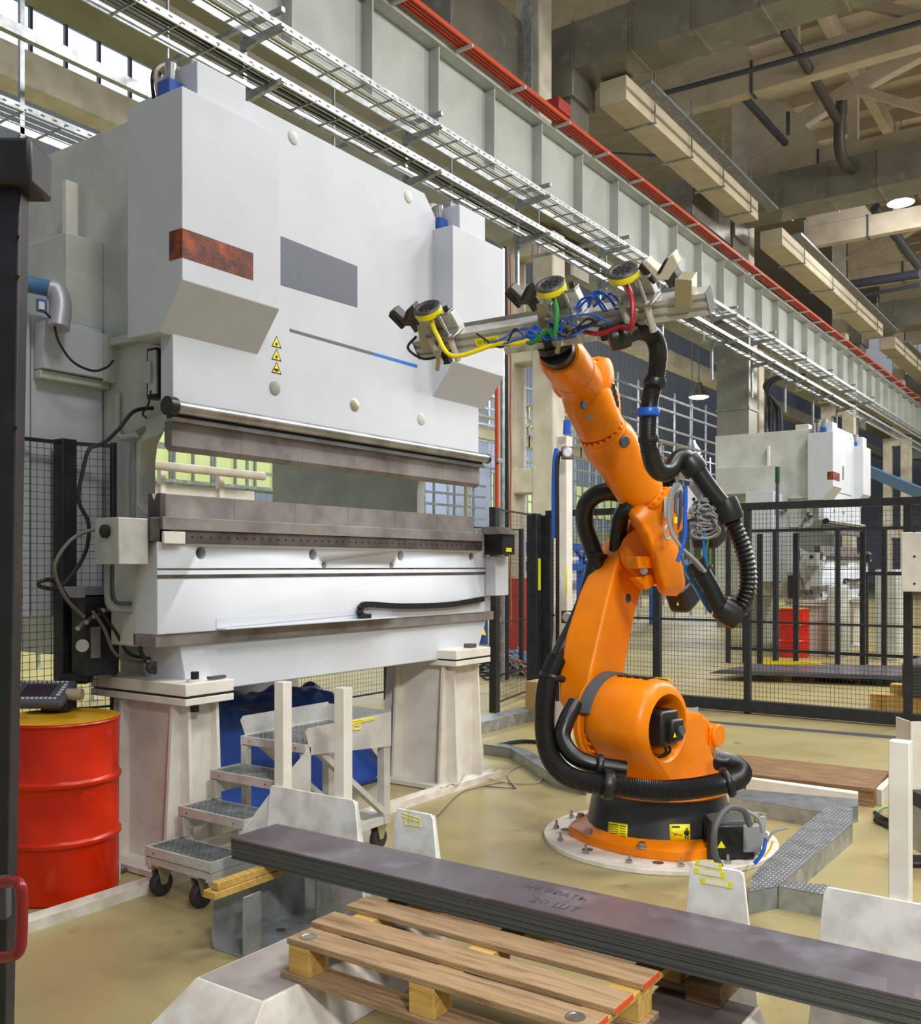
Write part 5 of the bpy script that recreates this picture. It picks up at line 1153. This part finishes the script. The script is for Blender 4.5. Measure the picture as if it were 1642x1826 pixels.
def cup(y, hcol, nm):
    b = V(GX-.02, y, GZ+.05)
    base = gpart(MB().obox(b+V(-.02, 0, .02), .13, .17, .012, X, ud), 'carriage_plate', 'brushed', bev=.002)
    gpart(MB().prism([b+V(.03, -.07, -.03), b+V(.03, .07, -.03), b+V(.03, .08, .1), b+V(.03, -.05, .1)], (.05, 0, 0)), 'carriage_block', 'aluminium', bev=.004)
    for dx, dy in ((-.06, .06), (-.06, -.05), (.03, .01)):
        gpart(MB().cyl(b+V(dx, dy, -.12), b+V(dx, dy, .02), .017, n=16), 'cylinder', 'aluminium')
        gpart(MB().cyl(b+V(dx, dy, .02), b+V(dx-.02, dy-.0, .14), .008, n=12), 'guide_rod', 'brushed')
    gpart(MB().bar(b+V(-.10, .07, -.14), b+V(-.10, -.02, .01), .006, .02), 'strap', 'zinc_yellow')
    c = b+V(-.05, .02, .15)
    gpart(MB().prism([c+V(-.02, -.12, -.022), c+V(.04, -.12, -.022), c+V(.04, .05, -.022), c+V(-.02, .05, -.022)], ud*.012), 'head_plate', 'brushed', bev=.002)
    gpart(MB().cyl(c+V(.01, -.1, -.01), c+V(.01, -.1, .012), .014, n=12), 'bolt', 'black_plastic')
    d = gpart(MB().lathe(c, [(.04, -.012), (.066, -.01), (.070, 0), (.070, .022)], ud, 36), 'suction_ring', 'label_yellow')
    f = part(MB().lathe(c+ud*.022, [(.070, 0), (.073, .004), (.066, .012), (.054, .012), (.048, .007), (.001, .007)], ud, 36), 'suction_disc', 'fan_dark', d)
    mb = MB(); aa = ud.orthogonal().normalized(); bb = ud.cross(aa)
    for k in range(9):
        a = k*2*math.pi/9; mb.bar(c+ud*.0305+(aa*math.cos(a)+bb*math.sin(a))*.018, c+ud*.0305+(aa*math.cos(a)+bb*math.sin(a))*.042, .010, .003, ud)
    mb.cyl(c+ud*.029, c+ud*.033, .01, n=12); part(mb, 'disc_slots', 'ink_black', d)
    return c
c1 = cup(2.86, 0, ''); c2 = cup(2.16, 0, ''); c3 = cup(1.80, 0, '')
def clampjaw(y, tan=False):
    b = V(GX-.03, y-.02, GZ+.045)
    gpart(MB().obox(b+V(0, 0, .03), .08, .075, .13, X, V(0, -.25, 1)), 'clamp_body', 'zinc_yellow', bev=.003)
    gpart(MB().obox(b+V(0, .04, .10), .06, .06, .07, X, V(0, .3, 1)), 'clamp_head', 'fan_dark', bev=.004)
    b = b+V(0, .02, .04)
    j = gpart(MB().prism([b+V(-.04, .03, .06), b+V(-.04, .08, .07), b+V(-.04, .125, .155), b+V(-.04, .10, .165), b+V(-.04, .062, .105), b+V(-.04, .02, .15), b+V(-.04, -.02, .17), b+V(-.04, -.03, .12)], (.055, 0, 0)), 'clamp_jaw', 'concrete_white' if tan else 'fan_dark', bev=.004)
    part(MB().prism([b+V(-.045, .085, .06), b+V(-.045, .10, .055), b+V(-.045, .145, .135), b+V(-.045, .125, .16)], (.065, 0, 0)), 'jaw_pad', 'black_plastic', j, .003)
    part(MB().prism([b+V(-.045, .0, .158), b+V(-.045, .022, .15), b+V(-.045, .07, .10), b+V(-.045, .055, .095)], (.065, 0, 0)), 'jaw_pad', 'black_plastic', j, .003)
    gpart(MB().box(GX-.041, GX-.04, y-.05, y+.03, GZ+.028, GZ+.042), 'yellow_label', 'label_yellow')
clampjaw(2.98); clampjaw(2.28); clampjaw(1.60, True)
# hoses of the gripper
def gh(pts, r, m, nm='air_hose'): return _part(MB().tube(pts, r, 10), nm, m, G)
k1, k2, k3 = T_(c1-ud*.02), T_(c2-ud*.02), T_(c3-ud*.02)
gh([k1, k1+V(-.01, -.05, -.10), k1+V(-.01, -.15, -.22), (GX-.12, 2.52, GZ-.08), (GX-.12, 2.38, GZ-.09), (GX-.08, 2.22, GZ-.03), (GX-.05, 2.12, GZ+.02)], .011, 'yellow_hose')
gh([k2, k2+V(-.03, -.04, -.10), k2+V(-.02, -.02, -.2), (GX-.14, 2.22, GZ-.06), (GX-.12, 2.32, GZ-.1), (GX-.06, 2.4, GZ-.06)], .011, 'green_hose')
gh([k3, k3+V(-.03, -.05, -.1), k3+V(-.02, -.04, -.22), (GX-.12, 1.86, GZ-.09), (GX-.1, 1.98, GZ-.10), (GX-.06, 2.12, GZ-.05)], .011, 'red_hose')
random.seed(21)
for k in range(12):
    yc_ = 2.28+random.uniform(-.25, .25); gh([(GX-.10-random.random()*.04, yc_+q*random.uniform(.03, .09), GZ-.05+random.uniform(-.05, .04)) for q in range(-2, 3)], .005, 'blue_hose' if k % 3 else 'black_plastic', 'pneumatic_tube')
for k in range(5):
    yc_ = 1.98+random.uniform(-.04, .06); gh([(GX-.06, yc_+.08, GZ+.04), (GX-.08, yc_+.04, GZ+.05+.012*k), (GX-.10, yc_-.03, GZ+.07), (GX-.09, yc_-.08, GZ-.0)], .006, 'blue_hose', 'pneumatic_tube')
gh([(GX-.07, 3.04, GZ+.04), (GX-.09, 3.08, GZ-.02), (GX-.06, 3.0, GZ-.08), (GX-.05, 2.88, GZ-.07), (GX-.05, 2.8, GZ-.04)], .007, 'black_plastic', 'pneumatic_tube')
for yy in (2.9, 2.3, 2.0): gpart(MB().box(GX-.06, GX-.03, yy-.02, yy+.02, GZ-.09, GZ-.03), 'tube_clip', 'black_plastic')
part = _part
# ============================================================ light curtain column
b = onZ(1006, 1366, 0)
t = thing('sensor_column', 'white square column with two round lamps and blue cable, left of the robot', 'column', b)
part(MB().box(b.x-.05, b.x+.05, b.y-.05, b.y+.05, .012, 2.72), 'column', 'white_paint', t, .004); part(MB().box(b.x-.10, b.x+.16, b.y-.10, b.y+.16, 0, .012), 'foot_plate', 'white_paint', t)
part(MB().prism([(b.x-.0, b.y+.05, 1.7), (b.x, b.y+.2, .012), (b.x, b.y+.05, .012)], (.01, 0, 0)), 'gusset', 'white_paint', t)
for v in (808, 1100):
    q = onD(1011, v, 7.62); w2 = part(MB().obox(q, .09, .05, .1, rt), 'lamp_housing', 'clear_red', t, .006); part(MB().lathe(q-fw*.025, [(.042, 0), (.042, .02), (.03, .028), (.001, .028)], -fw, 28), 'lens', 'sticker_grey', w2)
part(MB().tube([onD(1011, 750, 7.75), onD(1010, 775, 7.75)], .03, 8, False), 'blue_cable', 'blue_hose', t)
part(MB().tube([onD(992, 800, 7.7), onD(988, 830, 7.7), onD(987, 900, 7.7), onD(988, 960, 7.7)], .018, 8), 'blue_cable', 'blue_hose', t)
part(MB().tube([onD(1000, 805, 7.66), onD(994, 830, 7.66), onD(994, 950, 7.66), onD(994, 1150, 7.66), onD(994, 1250, 7.66)], .016, 8), 'black_cable', 'black_plastic', t)
part(MB().prism([onD(1008, 1010, 7.68), onD(1011, 1010, 7.68), onD(1011, 1062, 7.68), onD(1008, 1062, 7.68)], -fw*.01), 'yellow_label', 'label_yellow', t)
bx('cardboard_box', 'brown cardboard box standing behind the white sensor column', 'box', 'cardboard', *(lambda q: (q.x-.15, q.x+.25, q.y-.15, q.y+.25))(onZ(985, 1285, 0)), 0, .42, .004)
# grey raised channel at press right foot
q = onZ(922, 1292, .0); bx('cable_trough', 'grey steel cable trough ending right of the press leg', 'trough', 'galvanised', 6.9, 9.0, 5.25, 5.45, 0, .12, .003)
# ============================================================ tread plate channels
def channel(pts, w, h, lab, m='tread_plate'):
    c = onZ(pts[0][0], pts[0][1], h)
    t = thing('cable_channel', lab, 'cable channel', (c.x, c.y, 0), 0, 'tread plate cable channels')
    P = [onZ(u, v, h) for u, v in pts]
    part(MB().prism([(p.x, p.y, h-.004) for p in P], (0, 0, .004)), 'tread_cover', m, t)
    part(MB().prism([(p.x, p.y, 0) for p in P], (0, 0, h-.005)), 'channel_body', 'galvanised', t); return t
channel([(1334, 1590), (1386, 1578+2), (1520, 1470), (1520, 1440), (1475, 1438), (1420, 1482), (1342, 1560)], .3, .11, 'wide tread plate cable channel right of the robot base')
channel([(1300, 1405), (1300, 1420), (1460, 1447), (1530, 1437), (1530, 1425)], .2, .104, 'tread plate cable channel passing behind the robot')
channel([(1388, 1580), (1480, 1597), (1480, 1578), (1402, 1571)], .2, .11, 'short tread plate channel disappearing behind the right rack stand')
channel([(862, 1327), (910, 1334), (985, 1381), (1045, 1396), (1060, 1386), (1000, 1372), (940, 1336), (900, 1326)], .2, .09, 'bent tread plate channel left of the robot base')
P = [onZ(u, v, 0) for u, v in ((1245, 1284), (1900, 1338), (1900, 1344), (1245, 1288))]
struct(MB().prism([(p.x, p.y, .0) for p in P], (0, 0, .003)), 'trim_1', 'tank_dark')
# wood boards + white frame
t = thing('board_stack', 'flat stack of brown wooden boards lying behind the robot base', 'boards', onZ(1450, 1395, 0))
P = [onZ(u, v, .13) for u, v in ((1290, 1345), (1300, 1343), (1586, 1374), (1558, 1406), (1335, 1379))]
for i in range(4): part(MB().prism([(p.x, p.y, .0+i*.032) for p in P], (0, 0, .031)), 'board', 'wood_brown', t, .002)
t = thing('floor_framework', 'white steel channel frame on the floor in front of the brown boards', 'frame', onZ(1400, 1420, 0))
P = [onZ(u, v, .11) for u, v in ((1330, 1388), (1530, 1416), (1530, 1411), (1330, 1384))]
part(MB().prism([(p.x, p.y, 0) for p in P], (0, 0, .11)), 'side_member', 'white_paint', t, .003)
P = [onZ(u, v, .11) for u, v in ((1560, 1406), (1590, 1380), (1642, 1376), (1642, 1382), (1596, 1387), (1572, 1409))]
part(MB().prism([(p.x, p.y, 0) for p in P], (0, 0, .11)), 'diagonal_member', 'white_paint', t, .003)
# linear actuator unit at right edge
b = onZ(1640, 1545, 0)
t = thing('linear_unit', 'black and silver linear drive unit on a foot at the right edge', 'actuator', b)
part(MB().obox(b+V(0.1, -.08, .02), .5, .14, .03, rt), 'foot', 'black_paint', t, .01)
part(MB().obox(b+V(.12, -.1, .19), .26, .2, .26, rt), 'profile', 'aluminium', t, .003); part(MB().obox(b+V(.12, -.1, .35), .28, .22, .08, rt), 'black_collar', 'black_plastic', t, .004)
mb = MB()
for k in range(4): mb.obox(b+V(.12, -.1, .19)+rt*(-.09+.05*k)-fw*.101, .008, .003, .26, rt)
part(mb, 'grooves', 'ink_black', t); part(MB().obox(b+V(.12, -.1, .42), .16, .16, .07, rt), 'slide', 'brushed', t, .004)
part(MB().cyl(b-rt*.06+V(0, 0, .03), b-rt*.06+V(0, 0, .06), .012, n=6), 'anchor_bolt', 'brushed', t)
t = thing('white_guard', 'tall white sheet metal guard at the right edge beside the drive unit', 'guard', onZ(1632, 1440, 0))
q = onZ(1622, 1462, 0); part(MB().prism([q+V(0, 0, .02), q+V(0, 0, .64), q+rt*.5+V(0, 0, .64), q+rt*.5+V(0, 0, .02)], fw*.01), 'front_sheet', 'white_paint', t); part(MB().prism([q+V(0, 0, .0), q+V(0, 0, .64), q+fw*.2+V(0, 0, .64), q+fw*.2], rt*.01), 'side_sheet', 'white_paint', t)
def floorhose(pts, r, m, lab, nm='floor_cable', cat='cable'):
    o = part(MB().tube([onZ(u, v, z) for u, v, z in pts], r, 8), nm, m); return tag(o, lab, cat)
floorhose([(1560, 1450, .02), (1580, 1462, .02), (1610, 1466, .02), (1625, 1455, .1), (1640, 1452, .14)], .016, 'black_plastic', 'upper black cable loop running into the drive unit at right')
floorhose([(1560, 1462, .02), (1580, 1470, .02), (1605, 1478, .04), (1630, 1480, .12)], .016, 'black_plastic', 'lower black cable running into the drive unit at right')
floorhose([(1562, 1448, .02), (1578, 1440, .02), (1600, 1442, .02), (1618, 1444, .02)], .007, 'cable_green', 'green earth wire on the floor beside the drive unit')
floorhose([(700, 1440, .01), (760, 1425, .01), (800, 1400, .05), (820, 1395, .06), (848, 1345, .05), (860, 1380, .02), (900, 1395, .01), (960, 1395, .01), (962, 1370, .01), (930, 1365, .01), (905, 1380, .01), (920, 1405, .01)], .005, 'cable_beige', 'thin beige cable looping on the floor between press leg and robot')
floorhose([(780, 1455, .01), (820, 1415, .01), (850, 1405, .01), (900, 1395, .01), (915, 1405, .01), (860, 1402, .01)], .004, 'cable_olive', 'thin brown cable on the floor by the white rail end')
floorhose([(-30, 1612, .012), (60, 1603, .012), (130, 1590, .012), (190, 1565, .012), (230, 1548, .015)], .010, 'grey_plastic', 'grey cable on the floor at the foot of the red drum')
floorhose([(885, 1330, .02), (930, 1322, .02), (985, 1326, .02), (1010, 1332, .02)], .018, 'black_plastic', 'black hose on the floor behind the bent channel')
bx('white_block', 'small white block on the floor between drum and steps', 'block', 'white_paint', *(lambda q: (q.x, q.x+.12, q.y, q.y+.16))(onZ(180, 1580, 0)), 0, .10, .004)
# blue tarp under the press
def tarp():
    mb = MB(); nx, ny = 44, 22; pts = []
    x0, x1, y0, y1 = 4.0, 6.05, 4.75, 5.9
    random.seed(5)
    from mathutils import noise
    for j in range(ny+1):
        for i in range(nx+1):
            s = i/nx; tt = j/ny; prof = min(1, tt*5)*min(1, (1-tt)*3+.2); lng = min(1, s*4+.55)*min(1, (1-s)*4)
            n_ = noise.noise(V(s*4, tt*3, 0))*.12+abs(noise.noise(V(s*11, tt*8, 3)))*.12+abs(noise.noise(V(s*22+tt*9, tt*16, 5)))*.06
            h = .78*prof*lng*(.85+n_*1.2)
            pts.append(V(x0+(x1-x0)*s, y0+(y1-y0)*tt-.05*n_, max(.01, h)))
    f = [(j*(nx+1)+i, j*(nx+1)+i+1, (j+1)*(nx+1)+i+1, (j+1)*(nx+1)+i) for j in range(ny) for i in range(nx)]
    mb.add(pts, f); o = part(mb, 'blue_tarpaulin', 'tarp', sharp=180); tag(o, 'crumpled blue tarpaulin covering a heap under the press', 'tarpaulin')
    md = o.modifiers.new('sub', 'SUBSURF'); md.levels = 1; md.render_levels = 1; md = o.modifiers.new('sol', 'SOLIDIFY'); md.thickness = .004
tarp()
# ============================================================ right side background of far cell
t = thing('white_switch_box', 'white control box mounted on the fence post at the right edge', 'box', onX(1625, 1055, 10.6))
a = onX(1612, 950, 10.55); c = onX(1642, 1055, 10.55)
part(MB().box(10.4, 10.66, c.y-.35, a.y, c.z, a.z), 'housing', 'white_paint', t, .01)
mb = MB()
for zz in (.08, .35, .6): mb.cyl((10.4, a.y-.12, c.z+zz), (10.398, a.y-.12, c.z+zz), .012, n=10)
part(mb, 'screws', 'ink_black', t)
def far_plates():
    t = thing('floor_plates', 'flat dark steel plates lying on timbers behind the fence', 'steel plates', onZ(1400, 1200, 0))
    P = [onZ(u, v, .14) for u, v in ((1265, 1196), (1330, 1186), (1620, 1188), (1620, 1208))]
    for i in range(4): part(MB().prism([(p.x+.05*i, p.y-.03*i, .10+.012*i) for p in P], (0, 0, .011)), 'plate', 'plate_edge' if i < 3 else 'plate_top', t)
    for u in (1365, 1480):
        q = onZ(u, 1212, 0); o = part(MB().obox(q+V(.3, 0, .05), .9, .12, .1, fw-rt*.2), 'timber_block', 'wood_fresh', None, .003); tag(o, 'pale timber under the flat plates behind the fence, '+('left one' if u < 1400 else 'right one'), 'timber', 'timbers under the far plates')
far_plates()
t = thing('steel_plate_bundle', 'stack of steel plates on timber behind the fence at the far right', 'steel plates', onZ(1630, 1290, 0))
q = onX(1608, 1270, 11.7)
for i in range(9): part(MB().box(11.7, 13.5, q.y-1.2, q.y, .2+i*.04, .236+i*.04), 'plate', 'plate_edge' if i < 8 else 'plate_top', t)
for i, zz in enumerate((.0, .0)):
    o = part(MB().box(11.75+i*1.1, 11.95+i*1.1, q.y-1.0, q.y+.35, .0, .19), 'timber_block', 'wood_fresh', None, .004); tag(o, 'pale timber under the plate bundle, ' + ('nearer one' if i == 0 else 'farther one'), 'timber', 'timbers under the plate bundle')
q = onZ(1412, 1181, .06); bx('yellow_bar', 'yellow painted bar on the floor in front of the distant red drum', 'bar', 'yellow_hose', q.x-.1, q.x+.1, q.y-.45, q.y+.45, .0, .08)
t = thing('signal_tower', 'dark blue grey pole with dark green signal lamp in front of the distant press', 'signal lamp', onX(1386, 1200, 16.9))
q = onX(1386, 900, 16.9); part(MB().cyl((16.9, q.y, 0), (16.9, q.y, 3.1), .03, n=14), 'pole', 'tank_dark', t); part(MB().cyl((16.9, q.y, 3.1), (16.9, q.y, 3.38), .04, n=14), 'lamp', 'signal_green', t)
for i, (u0, u1, h_, lab) in enumerate(((1475, 1500, 1.3, 'pale machine cabinet right of the distant drum'), (1560, 1600, 1.6, 'white cabinet at the right end of the far cell'))):
    a = onX(u0, 1000, 18.2); c = onX(u1, 1000, 18.2); bx('machine_cabinet', lab, 'cabinet', 'press_shade', 18.2, 18.8, c.y, a.y, 0, h_, .02)
for i, (u, h_) in enumerate(((1595, 1.5),)):
    a = onX(u, 1000, 17.2)
    t = thing('tool_trestle', 'black steel trestle standing in the far cell, behind the white switch box', 'trestle', (17.2, a.y, 0))
    part(MB().box(17.2, 17.28, a.y-.5, a.y+.5, h_, h_+.06), 'crossbar', 'black_paint', t)
    for dy in (-.46, .42): part(MB().box(17.2, 17.26, a.y+dy, a.y+dy+.06, 0, h_), 'leg', 'black_paint', t)
t = thing('inclined_beam', 'blue grey inclined steel beam right of the distant press', 'beam', onX(1560, 840, 30))
part(MB().bar(onX(1545, 838, 30), onX(1700, 905, 26), .1, .3), 'web', 'pipe_blue', t)
